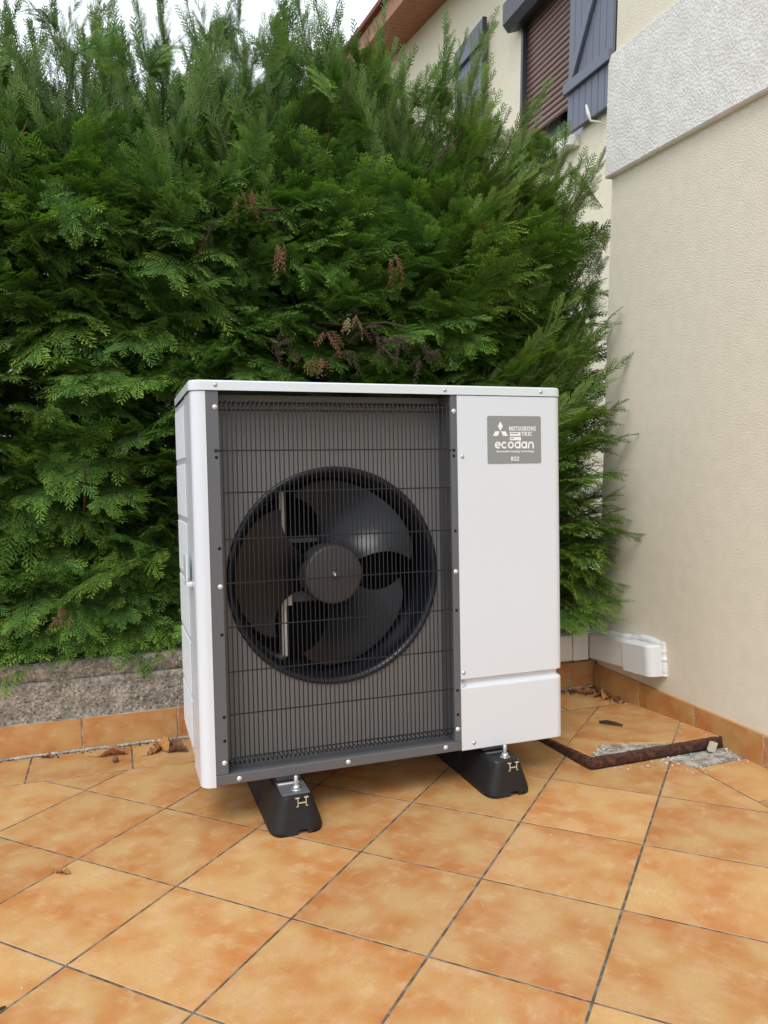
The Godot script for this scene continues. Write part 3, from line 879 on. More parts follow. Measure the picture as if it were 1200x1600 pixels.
	# dried sprigs
	var dry := [[0.31, 1.885, -0.86, 0.9, 1], [0.43, 1.70, -0.86, 1.0, 1], [0.87, 1.70, -0.85, 1.3, 1], [1.26, 1.885, -0.90, 0.9, 1], [0.68, 1.465, -0.84, 0.8, 0], [0.74, 1.42, -0.87, 0.9, 2], [0.80, 1.38, -0.86, 0.9, 2], [0.60, 1.40, -0.88, 0.8, 1], [0.47, 1.32, -0.90, 0.9, 2], [0.88, 1.38, -0.88, 0.9, 2], [0.96, 1.40, -0.88, 0.8, 2], [0.41, 1.36, -0.9, 0.8, 2], [0.55, 1.30, -0.9, 0.8, 1], [-0.355, 0.45, -0.76, 0.5, 1], [0.70, 1.33, -0.90, 0.9, 2], [1.0, 1.33, -0.9, 0.9, 2]]
	for q in dry:
		var st := begin()
		st.set_smooth_group(-1)
		var dk: Color = [Color(0.26, 0.18, 0.10), Color(0.15, 0.075, 0.036), Color(0.07, 0.045, 0.03)][q[4]]
		for k in 5:
			var dd := Vector3(r.randf_range(-1.0, 1.0), -0.8 if q[4] < 2 else r.randf_range(-1.0, 0.6), r.randf_range(0.0, 0.6))
			frond(st, Transform3D(look_basis(dd, Vector3(r.randf_range(-1, 1), 0.3, 1)), Vector3(r.randf_range(-0.03, 0.03), 0.02 + r.randf_range(-0.02, 0.02), 0)), 0.085 * q[3] * r.randf_range(0.5, 1.1), 0.012, 0.8, dk * 0.7, dk * 1.2, r, 0.8)
		var o := put("dried_sprig", done(st), M.dead, h, inv * T(q[0], q[1], q[2]))
		tag(o, ["pale straw dried sprig", "rusty brown dried sprig", "dark brown dead twigs"][q[4]])

# ---------------------------------------------------------------- heat pump
# a thin shell: segments in the xz plane [p0, n0, p1, n1], lofted over levels [y, inset]
func shell(st: SurfaceTool, segs: Array, levels: Array) -> void:
	for s in segs:
		for i in levels.size() - 1:
			var y0: float = levels[i][0]; var y1: float = levels[i + 1][0]
			var i0: float = levels[i][1]; var i1: float = levels[i + 1][1]
			var c := []
			for e in [[0, y0, i0], [2, y0, i0], [2, y1, i1], [0, y1, i1]]:
				var p: Vector2 = s[e[0]] - s[e[0] + 1] * e[2]
				var slope := Vector2(y1 - y0, i1 - i0).normalized()
				var n: Vector2 = s[e[0] + 1] * slope.x
				c.append([Vector3(p.x, e[1], p.y), Vector3(n.x, slope.y, n.y)])
			var nn: Vector3 = c[0][1] + c[1][1]
			for t in [[0, 1, 2], [0, 2, 3]]:
				var a: Vector3 = c[t[0]][0]; var b: Vector3 = c[t[1]][0]; var d: Vector3 = c[t[2]][0]
				var order: Array = t if (a - d).cross(a - b).dot(nn) > 0.0 else [t[0], t[2], t[1]]
				for k in order:
					st.set_normal(c[k][1]); st.add_vertex(c[k][0])

func round_path(a: Vector2, corner: Vector2, b: Vector2, r: float, n := 8) -> Array:
	# straight from a to near the corner, an arc, straight to b; outward is away from the inside of the bend
	var d0 := (corner - a).normalized(); var d1 := (b - corner).normalized()
	var n0 := -d1; var n1 := d0
	var p0 := corner - d0 * r; var p1 := corner + d1 * r
	var c := corner - d0 * r + d1 * r
	var segs := [[a, n0, p0, n0]]
	for k in n:
		var m0 := n0.slerp(n1, float(k) / n); var m1 := n0.slerp(n1, float(k + 1) / n)
		segs.append([c + m0 * r, m0, c + m1 * r, m1])
	segs.append([p1, n1, b, n1])
	return segs

func screw_mesh(r: float) -> ArrayMesh:
	var st := begin()
	lathe(st, [Vector2(r * 1.25, 0.0), Vector2(r * 1.25, 0.0012), Vector2(r * 0.95, 0.0014), Vector2(r * 0.9, 0.0025), Vector2(r * 0.6, 0.0034), Vector2(0, 0.0036)], 14)
	return done(st)

func make_heat_pump() -> void:
	var ux := Transform3D(Basis(Vector3(0.99997, -0.007468, 0), Vector3(0.007468, 0.999937, -0.0083855), Vector3(0.0000626, 0.0083853, 0.999965)).orthonormalized(), Vector3(0, 0.12075, 0))
	var u := thing("heat_pump", ux, "large white outdoor heat pump unit with dark wire fan guard", "heat pump")
	var D := -0.47
	# lid
	var st := begin()
	var lid := PackedVector2Array()
	var r := 0.032
	for q in [[1.054 - r, D - 0.004 + r, -PI / 2], [1.054 - r, 0.004 - r, 0.0], [-0.004 + r, 0.004 - r, PI / 2], [-0.004 + r, D - 0.004 + r, PI]]:
		for k in 9:
			var a: float = q[2] + k * PI / 16
			lid.append(Vector2(q[0] + r * cos(a), q[1] + r * sin(a)))
	prism(st, lid, 0.9985, 1.0235, 0.0035)
	put("lid", done(st), M.white, u)
	# left corner and side
	st = begin()
	var segs := round_path(Vector2(0.0358, 0.001), Vector2(0.0, 0.001), Vector2(0.0, -0.17), 0.028)
	segs.append([Vector2(0.0358, -0.03), Vector2(1, 0), Vector2(0.0358, 0.001), Vector2(1, 0)])
	shell(st, segs, [[-0.003, 0.003], [-0.001, 0.0], [0.9965, 0.0], [0.998, 0.0015]])
	put("corner_panel", st.commit(), M.white, u)
	st = begin()
	bx(st, Vector3(0.0, 0.03, D), Vector3(0.0016, 0.998, D + 0.013))
	var rows := [0.985, 0.829, 0.6675, 0.506, 0.345, 0.184, 0.040]
	for k in rows.size():
		bx(st, Vector3(0.0, rows[k] - 0.008, D + 0.013), Vector3(0.0016, rows[k] + 0.008, -0.17))
	bx(st, Vector3(0.0, 0.030, D + 0.013), Vector3(0.0016, 0.032, -0.17))
	put("side_frame", done(st), M.white, u)
	for k in rows.size() - 1:
		st = begin()
		var z := D + 0.017
		while z < -0.176:
			bx(st, Vector3(-0.003, rows[k + 1] + 0.008, z), Vector3(0.002, rows[k] - 0.008, z + 0.013), 0.0015)
			z += 0.0235
		tag(put("side_louvre", done(st), M.white, u), "", "", "", "stuff")
	# grip on the side
	st = begin()
	bx(st, Vector3(-0.016, 0.50, -0.145), Vector3(0.002, 0.515, -0.075), 0.004)
	bx(st, Vector3(-0.016, 0.5155, -0.145), Vector3(-0.011, 0.585, -0.075), 0.002)
	put("side_grip", done(st), M.white, u)
	# back and right side
	put("back_panel", box(Vector3(0.74, 0.0, D), Vector3(1.02, 0.998, D + 0.002)), M.white, u)
	st = begin()
	var rs := round_path(Vector2(0.7175, 0.002), Vector2(1.05, 0.002), Vector2(1.05, D), 0.026)
	rs.append([Vector2(0.7175, -0.03), Vector2(-1, 0), Vector2(0.7175, 0.002), Vector2(-1, 0)])
	shell(st, rs, [[0.2025, 0.012], [0.203, 0.0015], [0.2045, 0.0], [0.9955, 0.0], [0.9975, 0.002]])
	put("front_panel", st.commit(), M.white, u)
	st = begin()
	shell(st, rs, [[-0.001, 0.003], [0.0015, 0.0], [0.176, 0.0], [0.1795, 0.0015], [0.1865, 0.011], [0.189, 0.0125], [0.2026, 0.0125]])
	put("service_panel", st.commit(), M.white, u)
	# dark frame round the fan
	for s in [[0.0362, 0.0675, 0.0675], [0.6985, 0.717, 0.6985]]:
		st = begin()
		bx(st, Vector3(s[0], 0.0285, -0.0022), Vector3(s[1], 0.998, 0.0), 0.0007)
		var sx: float = s[2]
		if sx < 0.4: bx(st, Vector3(sx - 0.002, 0.0285, -0.085), Vector3(sx, 0.998, -0.0023), 0.0004)
		else: bx(st, Vector3(sx, 0.0285, -0.085), Vector3(sx + 0.002, 0.998, -0.0023), 0.0004)
		put("side_rail", done(st), M.grey, u)
	st = begin()
	bx(st, Vector3(0.0362, 0.002, -0.0025), Vector3(0.7165, 0.0275, 0.0015), 0.0012)
	bx(st, Vector3(0.0362, 0.0245, -0.085), Vector3(0.7165, 0.0270, -0.0026), 0.0004)
	put("bottom_rail", done(st), M.grey, u)
	# the panel behind the guard, with a round opening
	var fc := Vector3(0.386, 0.507, 0)
	st = begin()
	st.set_smooth_group(-1)
	var lo := Vector2(0.04, 0.02); var hi := Vector2(0.716, 0.997)
	var ang := []
	for k in 96: ang.append(TAU * k / 96)
	for c in [lo, Vector2(hi.x, lo.y), hi, Vector2(lo.x, hi.y)]: ang.append(fposmod(atan2(c.y - fc.y, c.x - fc.x), TAU))
	ang.sort()
	var rim := func(a: float) -> Vector3:
		var d := Vector2(cos(a), sin(a)); var t := 9.0
		if d.x > 1e-6: t = minf(t, (hi.x - fc.x) / d.x)
		if d.x < -1e-6: t = minf(t, (lo.x - fc.x) / d.x)
		if d.y > 1e-6: t = minf(t, (hi.y - fc.y) / d.y)
		if d.y < -1e-6: t = minf(t, (lo.y - fc.y) / d.y)
		return Vector3(fc.x + d.x * t, fc.y + d.y * t, -0.085)
	for k in ang.size():
		var a: float = ang[k]; var b: float = ang[(k + 1) % ang.size()]
		var ca := fc + Vector3(cos(a), sin(a), 0) * 0.298 + Vector3(0, 0, -0.085); var cb := fc + Vector3(cos(b), sin(b), 0) * 0.298 + Vector3(0, 0, -0.085)
		quad(st, ca, cb, rim.call(b), rim.call(a), Vector3(0, 0, 1))
	put("fan_panel", done(st), M.fanpanel, u)
	st = begin()
	lathe(st, [Vector2(0.300, -0.0848), Vector2(0.2992, -0.080), Vector2(0.2965, -0.0772), Vector2(0.292, -0.0768), Vector2(0.286, -0.080), Vector2(0.280, -0.088), Vector2(0.275, -0.102), Vector2(0.272, -0.13), Vector2(0.2715, -0.25)], 96, fc, 1, true)
	put("fan_ring", done(st), M.black, u)
	# fan
	var fan := sub("fan", u, T(fc.x, fc.y, 0))
	st = begin()
	lathe(st, [Vector2(0.082, -0.20), Vector2(0.083, -0.112), Vector2(0.080, -0.107), Vector2(0.074, -0.1055), Vector2(0.0, -0.1045)], 56)
	put("hub", done(st), M.hub, fan)
	st = begin()
	lathe(st, [Vector2(0.009, -0.105), Vector2(0.009, -0.1), Vector2(0.0055, -0.0985), Vector2(0.0055, -0.091), Vector2(0, -0.09)], 12)
	put("shaft_nut", done(st), M.zinc, fan)
	var bl := begin()
	var nr := 12; var na := 22
	var B := func(i: int, j: int) -> Vector3:
		var t := float(i) / nr
		var rr := lerpf(0.078, 0.263, t)
		var s := float(j) / na
		var half := deg_to_rad(lerpf(35.5, 46.0, t))
		var lead := half * (1.0 + 0.16 * sin(t * PI) * 0.0) + 0.30 * t * t
		var trail := -half * (1.0 - 0.10 * t) + 0.14 * sin(t * PI)
		var th := lerpf(lead, trail, s) - 0.18 * t
		# rounded tip corners
		var edge := pow(absf(s - 0.5) * 2.0, 5.0)
		rr -= edge * 0.030 * t * t
		var z := -0.134 - 0.095 * s - 0.012 * sin(s * PI) + 0.018 * t
		return Vector3(rr * cos(-th), rr * sin(-th), z)
	bl.set_smooth_group(1)
	for i in nr:
		for j in na:
			quad(bl, B.call(i, j), B.call(i + 1, j), B.call(i + 1, j + 1), B.call(i, j + 1), Vector3(0, 0, 1))
	bl.set_smooth_group(2)
	var off := Vector3(0, 0, -0.004)
	for i in nr:
		for j in na:
			quad(bl, B.call(i, j) + off, B.call(i + 1, j) + off, B.call(i + 1, j + 1) + off, B.call(i, j + 1) + off, Vector3(0, 0, -1))
	bl.set_smooth_group(-1)
	for i in nr:
		for j in [0, na]: quad(bl, B.call(i, j), B.call(i + 1, j), B.call(i + 1, j) + off, B.call(i, j) + off, Vector3(0, 0, 0.3))
	for j in na: quad(bl, B.call(nr, j), B.call(nr, j + 1), B.call(nr, j + 1) + off, B.call(nr, j) + off, B.call(nr, j))
	var blm := done(bl)
	for k in 3: put("blade", blm, M.black, fan, Transform3D(Basis(Vector3(0, 0, 1), deg_to_rad(60.0 + 120.0 * k)), Vector3.ZERO))
	# inside
	put("motor", box(Vector3(fc.x - 0.05, fc.y - 0.05, -0.33), Vector3(fc.x + 0.05, fc.y + 0.05, -0.235), 0.012), M.black, u)
	st = begin()
	bx(st, Vector3(0.268, 0.05, -0.268), Vector3(0.283, 0.97, -0.262), 0.001)
	bx(st, Vector3(0.268, 0.05, -0.29), Vector3(0.2705, 0.97, -0.2685))
	put("motor_bracket", done(st), M.zinc_pale, u)
	put("bracket_plate", box(Vector3(0.274, 0.405, -0.2615), Vector3(0.300, 0.455, -0.256), 0.001), M.zinc_pale, u)
	st = begin()
	bx(st, Vector3(0.301, 0.415, -0.26), Vector3(0.40, 0.445, -0.25), 0.002)
	bx(st, Vector3(0.284, 0.588, -0.26), Vector3(0.40, 0.602, -0.25), 0.002)
	put("motor_mount", done(st), M.grey, u)
	st = begin()
	bx(st, Vector3(0.02, 0.03, D + 0.02), Vector3(0.72, 0.99, D + 0.05))
	put("coil", done(st), M.inside, u)
	put("partition", box(Vector3(0.7175, 0.03, D + 0.02), Vector3(0.7195, 0.99, -0.09)), M.inside, u)
	put("base_pan", box(Vector3(0.01, 0.004, D), Vector3(1.04, 0.024, -0.09), 0.002), M.white, u)
	put("inner_side", box(Vector3(0.006, 0.03, D + 0.02), Vector3(0.008, 0.99, -0.09)), M.inside, u)
	# wire guard
	var guard := sub("wire_guard", u)
	st = begin()
	tube(st, [Vector3(0, 0.047, -0.052), Vector3(0, 0.046, -0.014), Vector3(0, 0.050, -0.007), Vector3(0, 0.060, -0.0055), Vector3(0, 0.5, -0.0055), Vector3(0, 0.960, -0.0055), Vector3(0, 0.970, -0.008), Vector3(0, 0.973, -0.014), Vector3(0, 0.973, -0.050), Vector3(0, 0.964, -0.055)], 0.0016, 6)
	var vw := done(st)
	var x := 0.0755
	while x < 0.697:
		put("wire", vw, M.wire, guard, T(x + rng.randf_range(-0.0005, 0.0005), 0, 0))
		x += 0.01203
	st = begin()
	tube(st, [Vector3(0.0, 0, 0), Vector3(0.624, 0, 0)], 0.0019, 6)
	var hw := done(st)
	for y in [0.963, 0.849, 0.743, 0.6245, 0.513, 0.401, 0.287, 0.177, 0.065]:
		put("wire", hw, M.wire, guard, T(0.0735, y, -0.0088))
	for q in [[0.971, -0.046], [0.955, -0.055]]: put("wire", hw, M.wire, guard, T(0.0735, q[0], q[1]))
	st = begin()
	tube(st, [Vector3(0.056, 0.849, -0.001), Vector3(0.060, 0.849, 0.0025), Vector3(0.068, 0.849, 0.001), Vector3(0.08, 0.849, -0.0085)], 0.0018, 6)
	put("wire", done(st), M.wire, guard)
	st = begin()
	tube(st, [Vector3(0.711, 0.846, -0.001), Vector3(0.707, 0.846, 0.0025), Vector3(0.702, 0.847, 0.001), Vector3(0.69, 0.849, -0.0085)], 0.0018, 6)
	put("wire", done(st), M.wire, guard)
	# screws
	var big := screw_mesh(0.0054); var small := screw_mesh(0.0042)
	for q in [[0.059, 0.957], [0.060, 0.507], [0.058, 0.058], [0.7085, 0.953], [0.7075, 0.508], [0.7065, 0.063]]: put("screw", big, M.screw, u, T(q[0], q[1], 0.0))
	for q in [[0.094, 0.0135], [0.384, 0.0155], [0.668, 0.0165]]: put("screw", big, M.screw, u, T(q[0], q[1], 0.0015))
	for q in [[0.061, 1.0115], [0.681, 1.010], [0.981, 1.0105]]: put("screw", small, M.zinc, u, T(q[0], q[1], 0.004))
	for q in [[0.732, 0.828], [0.726, 0.222], [0.755, 0.019]]: put("screw", small, M.zinc, u, T(q[0], q[1], 0.002))
	st = begin()
	lathe(st, [Vector2(0.0042, 0.0), Vector2(0.0042, 0.0004), Vector2(0.0, 0.0003)], 12)
	var hole := done(st)
	for q in [[0.0585, 0.849], [0.0595, 0.832], [0.0605, 0.604], [0.0605, 0.386], [0.0600, 0.176], [0.0600, 0.115], [0.7075, 0.846], [0.7065, 0.830], [0.7078, 0.622], [0.7078, 0.40], [0.7070, 0.174], [0.7070, 0.105]]: put("fixing_hole", hole, M.hole, u, T(q[0], q[1], 0.0003))
	make_badge(u)
	# mounting plates under the unit, bolted to the feet
	for fx in [0.226, 0.826]:
		var p := sub("mounting_plate", u)
		put("plate", box(Vector3(fx - 0.036, -0.0235, -0.42), Vector3(fx + 0.036, -0.0195, 0.068), 0.001), M.grey, p)
		put("riser", box(Vector3(fx - 0.032, -0.0192, -0.42), Vector3(fx + 0.032, 0.003, -0.02), 0.003), M.grey, p)
		put("strip", box(Vector3(fx - 0.034, -0.0193, -0.003), Vector3(fx + 0.022, -0.0155, 0.006), 0.001), M.screw if fx < 0.5 else M.grey, p)
		st = begin()
		lathe(st, [Vector2(0.0145, 0.0), Vector2(0.0145, 0.002), Vector2(0.0105, 0.0022)], 20)
		lathe(st, [Vector2(0.0102, 0.0022), Vector2(0.0102, 0.0105), Vector2(0.0075, 0.0115), Vector2(0.0056, 0.0115)], 6, Vector3(), 2)
		lathe(st, [Vector2(0.0055, 0.0115), Vector2(0.0055, 0.034), Vector2(0.004, 0.036), Vector2(0.0, 0.036)], 14, Vector3(), 3)
		put("bolt", done(st), M.zinc, p, Transform3D(Basis(Vector3(1, 0, 0), -PI / 2), Vector3(fx + 0.006, -0.0195, 0.040)))

func flat_poly(st: SurfaceTool, poly: Array, z0: float, z1: float) -> void:
	var p := PackedVector2Array(poly)
	st.set_smooth_group(-1)
	var tri := Geometry2D.triangulate_polygon(p)
	for i in range(0, tri.size(), 3):
		face(st, Vector3(p[tri[i]].x, p[tri[i]].y, z1), Vector3(p[tri[i + 1]].x, p[tri[i + 1]].y, z1), Vector3(p[tri[i + 2]].x, p[tri[i + 2]].y, z1), Vector3(0, 0, 1))
	var c := Vector2()
	for q in p: c += q
	c /= p.size()
	for i in p.size():
		var j := (i + 1) % p.size()
		var n := (p[i] + p[j]) * 0.5 - c
		quad(st, Vector3(p[i].x, p[i].y, z0), Vector3(p[j].x, p[j].y, z0), Vector3(p[j].x, p[j].y, z1), Vector3(p[i].x, p[i].y, z1), Vector3(n.x, n.y, 0))

# a pen stroke of the given width, as flat quads
func stroke(st: SurfaceTool, pts: Array, w: float, z: float) -> void:
	st.set_smooth_group(-1)
	var L := []; var R := []
	for i in pts.size():
		var d: Vector2 = (pts[mini(i + 1, pts.size() - 1)] - pts[maxi(i - 1, 0)]).normalized()
		var n := Vector2(-d.y, d.x) * w * 0.5
		L.append(pts[i] + n); R.append(pts[i] - n)
	for i in pts.size() - 1:
		quad(st, Vector3(L[i].x, L[i].y, z), Vector3(R[i].x, R[i].y, z), Vector3(R[i + 1].x, R[i + 1].y, z), Vector3(L[i + 1].x, L[i + 1].y, z), Vector3(0, 0, 1))

func arc(c: Vector2, rx: float, ry: float, a0: float, a1: float, n := 22) -> Array:
	var r := []
	for k in n + 1:
		var a := deg_to_rad(lerpf(a0, a1, float(k) / n))
		r.append(c + Vector2(cos(a) * rx, sin(a) * ry))
	return r

func words(text: String, parent: Node3D, lo: Vector2, hi: Vector2, m: Material, bold := 400, called := "lettering") -> void:
	var f := SystemFont.new()
	f.font_names = PackedStringArray(["Droid Sans"])
	f.font_weight = bold
	var t := TextMesh.new()
	t.text = text
	t.font = f
	t.font_size = 48
	t.pixel_size = 0.01
	t.depth = 0.01
	t.curve_step = 1.0
	var bb := t.get_aabb()
	var s := Vector3((hi.x - lo.x) / bb.size.x, (hi.y - lo.y) / bb.size.y, 0.03)
	var b := Basis.from_scale(s)
	put(called, t, m, parent, Transform3D(b, Vector3(lo.x, lo.y, 0.0011) - b * Vector3(bb.position.x, bb.position.y, bb.position.z)))

func make_badge(u: Node3D) -> void:
	var st := begin()
	var W := 0.171; var H := 0.134
	var poly := []
	var r := 0.005
	for q in [[W - r, r, -90], [W - r, H - r, 0], [r, H - r, 90], [r, r, 180]]:
		for k in 5: poly.append(Vector2(q[0], q[1]) + Vector2(cos(deg_to_rad(q[2] + k * 22.5)), sin(deg_to_rad(q[2] + k * 22.5))) * r)
	flat_poly(st, poly, 0.0, 0.001)
	var b := put("badge", done(st), M.badge, u, T(0.8095, 0.807, 0.0022))
	var k := Vector2(W / 460.0, H / 404.0)
	var P := func(x: float, y: float) -> Vector2: return Vector2((x - 438) * k.x, (787 - y) * k.y)
	for d in [[[547, 430], [569, 470], [547, 510], [526, 470]], [[503, 513], [540, 513], [525, 552], [484, 552]], [[553, 513], [592, 513], [610, 552], [569, 552]]]:
		st = begin()
		var pp := []
		for q in d: pp.append(P.call(q[0], q[1]))
		flat_poly(st, pp, 0.0002, 0.0013)
		put("emblem_diamond", done(st), M.print, b)
	words("MITSUBISHI", b, P.call(622, 507), P.call(852, 471), M.print, 700)
	words("TRIC", b, P.call(728, 552), P.call(822, 517), M.print, 700)
	# a little sticker over the first letters
	for q in [[627, 719, 519, 552], [627, 722, 561, 590]]:
		st = begin()
		var a: Vector2 = P.call(q[0], q[3]); var c: Vector2 = P.call(q[1], q[2])
		flat_poly(st, [a, Vector2(c.x, a.y), c, Vector2(a.x, c.y)], 0.0002, 0.0016)
		put("sticker", done(st), M.print, b)
	for q in [[632, 700, 527, 534], [632, 662, 569, 576]]:
		st = begin()
		var a: Vector2 = P.call(q[0], q[3]); var c: Vector2 = P.call(q[1], q[2])
		flat_poly(st, [a, Vector2(c.x, a.y), c, Vector2(a.x, c.y)], 0.0015, 0.0019)
		put("sticker_print", done(st), M.print_dim, b)
	# round letters e c o d a n
	var w := 0.0046
	var z := 0.0014
	var cy: float = P.call(0, 630).y
	var ry: float = 30 * k.y - w * 0.5
	var rx: float = 26 * k.x - w * 0.5
	var cx := [524.0, 579.0, 634.0, 692.0, 749.0, 808.0]
	for i in 6:
		var c := Vector2(P.call(cx[i], 630).x, cy)
		st = begin()
		match i:
			0:
				stroke(st, arc(c, rx, ry, 0, 318), w, z)
				stroke(st, [c + Vector2(-rx, 0.0), c + Vector2(rx + w * 0.4, 0.0)], w * 0.85, z + 0.00015)
			1: stroke(st, arc(c, rx, ry, 40, 320), w, z)
			2: stroke(st, arc(c, rx, ry, 0, 360, 30), w, z)
			3:
				stroke(st, arc(c, rx, ry, 0, 360, 30), w, z)
				stroke(st, [c + Vector2(rx, -ry - w * 0.5), c + Vector2(rx, ry + 0.0045)], w, z + 0.00015)
			4:
				stroke(st, arc(c, rx, ry, 0, 360, 30), w, z)
				stroke(st, [c + Vector2(rx, -ry - w * 0.5), c + Vector2(rx, ry + w * 0.5)], w, z + 0.00015)
			5:
				stroke(st, [c + Vector2(-rx, -ry - w * 0.5), c + Vector2(-rx, 0.0)], w, z)
				stroke(st, arc(c, rx, ry, 180, 0), w, z)
				stroke(st, [c + Vector2(rx, 0.0), c + Vector2(rx, -ry - w * 0.5)], w, z)
		put("letter", done(st), M.print, b)
	words("Renewable Heating Technology", b, P.call(514, 698), P.call(834, 675), M.print, 700)
	words("R32", b, P.call(636, 765), P.call(705, 729), M.print, 700)

# ---------------------------------------------------------------- rubber feet
func make_feet() -> void:
	var prof := PackedVector2Array([Vector2(-0.068, 0.0), Vector2(-0.0695, 0.010), Vector2(-0.066, 0.026), Vector2(-0.056, 0.055), Vector2(-0.048, 0.080), Vector2(-0.044, 0.092), Vector2(-0.038, 0.097), Vector2(0.038, 0.097), Vector2(0.044, 0.092), Vector2(0.048, 0.080), Vector2(0.056, 0.055), Vector2(0.066, 0.026), Vector2(0.0695, 0.010), Vector2(0.068, 0.0), Vector2(0.026, 0.0), Vector2(0.023, 0.012), Vector2(0.000, 0.012), Vector2(-0.003, 0.0)])
	var sec := [[0.086, 0.50], [0.0845, 0.66], [0.079, 0.80], [0.070, 0.90], [0.056, 0.97], [0.036, 1.0], [-0.10, 1.0], [-0.104, 0.96], [-0.112, 0.96], [-0.116, 1.0], [-0.386, 1.0], [-0.406, 0.97], [-0.42, 0.90], [-0.429, 0.80], [-0.4345, 0.66], [-0.436, 0.50]]
	for f in [[0.226, "black rubber foot under the corner of the heat pump by its side grille"], [0.826, "black rubber foot under the white front panel of the heat pump"]]:
		var t := thing("rubber_foot", T(f[0], 0.0, 0.0), f[1], "mounting foot", "rubber feet under the heat pump")
		var st := begin()
		var R := []
		for s in sec:
			var ring := []
			for p in prof:
				var lean: float = (p.y / 0.093) * 0.013
				var z: float = s[0] - lean if s[0] > -0.17 else s[0] + lean
				if s[0] < 0.03 and s[0] > -0.38: z = s[0]
				# the notch keeps its width, the rest narrows towards the ends
				var keep: bool = absf(p.x - 0.0115) < 0.016
				ring.append(Vector3(p.x * (0.9 if keep and s[1] < 0.6 else (1.0 if keep else s[1])), p.y, z))
			R.append(ring)
		st.set_smooth_group(1)
		for i in R.size() - 1:
			for k in prof.size():
				var k2 := (k + 1) % prof.size()
				var e := prof[k2] - prof[k]
				quad(st, R[i][k], R[i][k2], R[i + 1][k2], R[i + 1][k], Vector3(e.y, -e.x, 0.0))
		st.set_smooth_group(-1)
		for e in [0, R.size() - 1]:
			var pp := PackedVector2Array()
			for v in R[e]: pp.append(Vector2(v.x, v.y))
			var tri := Geometry2D.triangulate_polygon(pp)
			for i in range(0, tri.size(), 3): face(st, R[e][tri[i]], R[e][tri[i + 1]], R[e][tri[i + 2]], Vector3(0, 0, 1 if e == 0 else -1))
		put("block", done(st), M.rubber, t)
		# the end of the aluminium rail let into its top
		st = begin()
		var cx := 0.012
		var z0 := 0.060; var z1 := 0.0785
		for q in [[-0.017, 0.0893, -0.006, 0.0913], [0.006, 0.0893, 0.017, 0.0913], [-0.0115, 0.070, -0.0095, 0.0893], [0.0095, 0.070, 0.0115, 0.0893], [-0.0095, 0.0765, 0.0095, 0.0785], [-0.0155, 0.0685, -0.0095, 0.0698], [0.0095, 0.0685, 0.0155, 0.0698]]:
			bx(st, Vector3(cx + q[0], q[1], z0), Vector3(cx + q[2], q[3], z1), 0.0004)
		put("rail_end", done(st), M.alu, t)
		put("rail_slot", box(Vector3(cx - 0.0094, 0.0786, z0), Vector3(cx + 0.0094, 0.0884, z1 - 0.004)), M.hole, t)

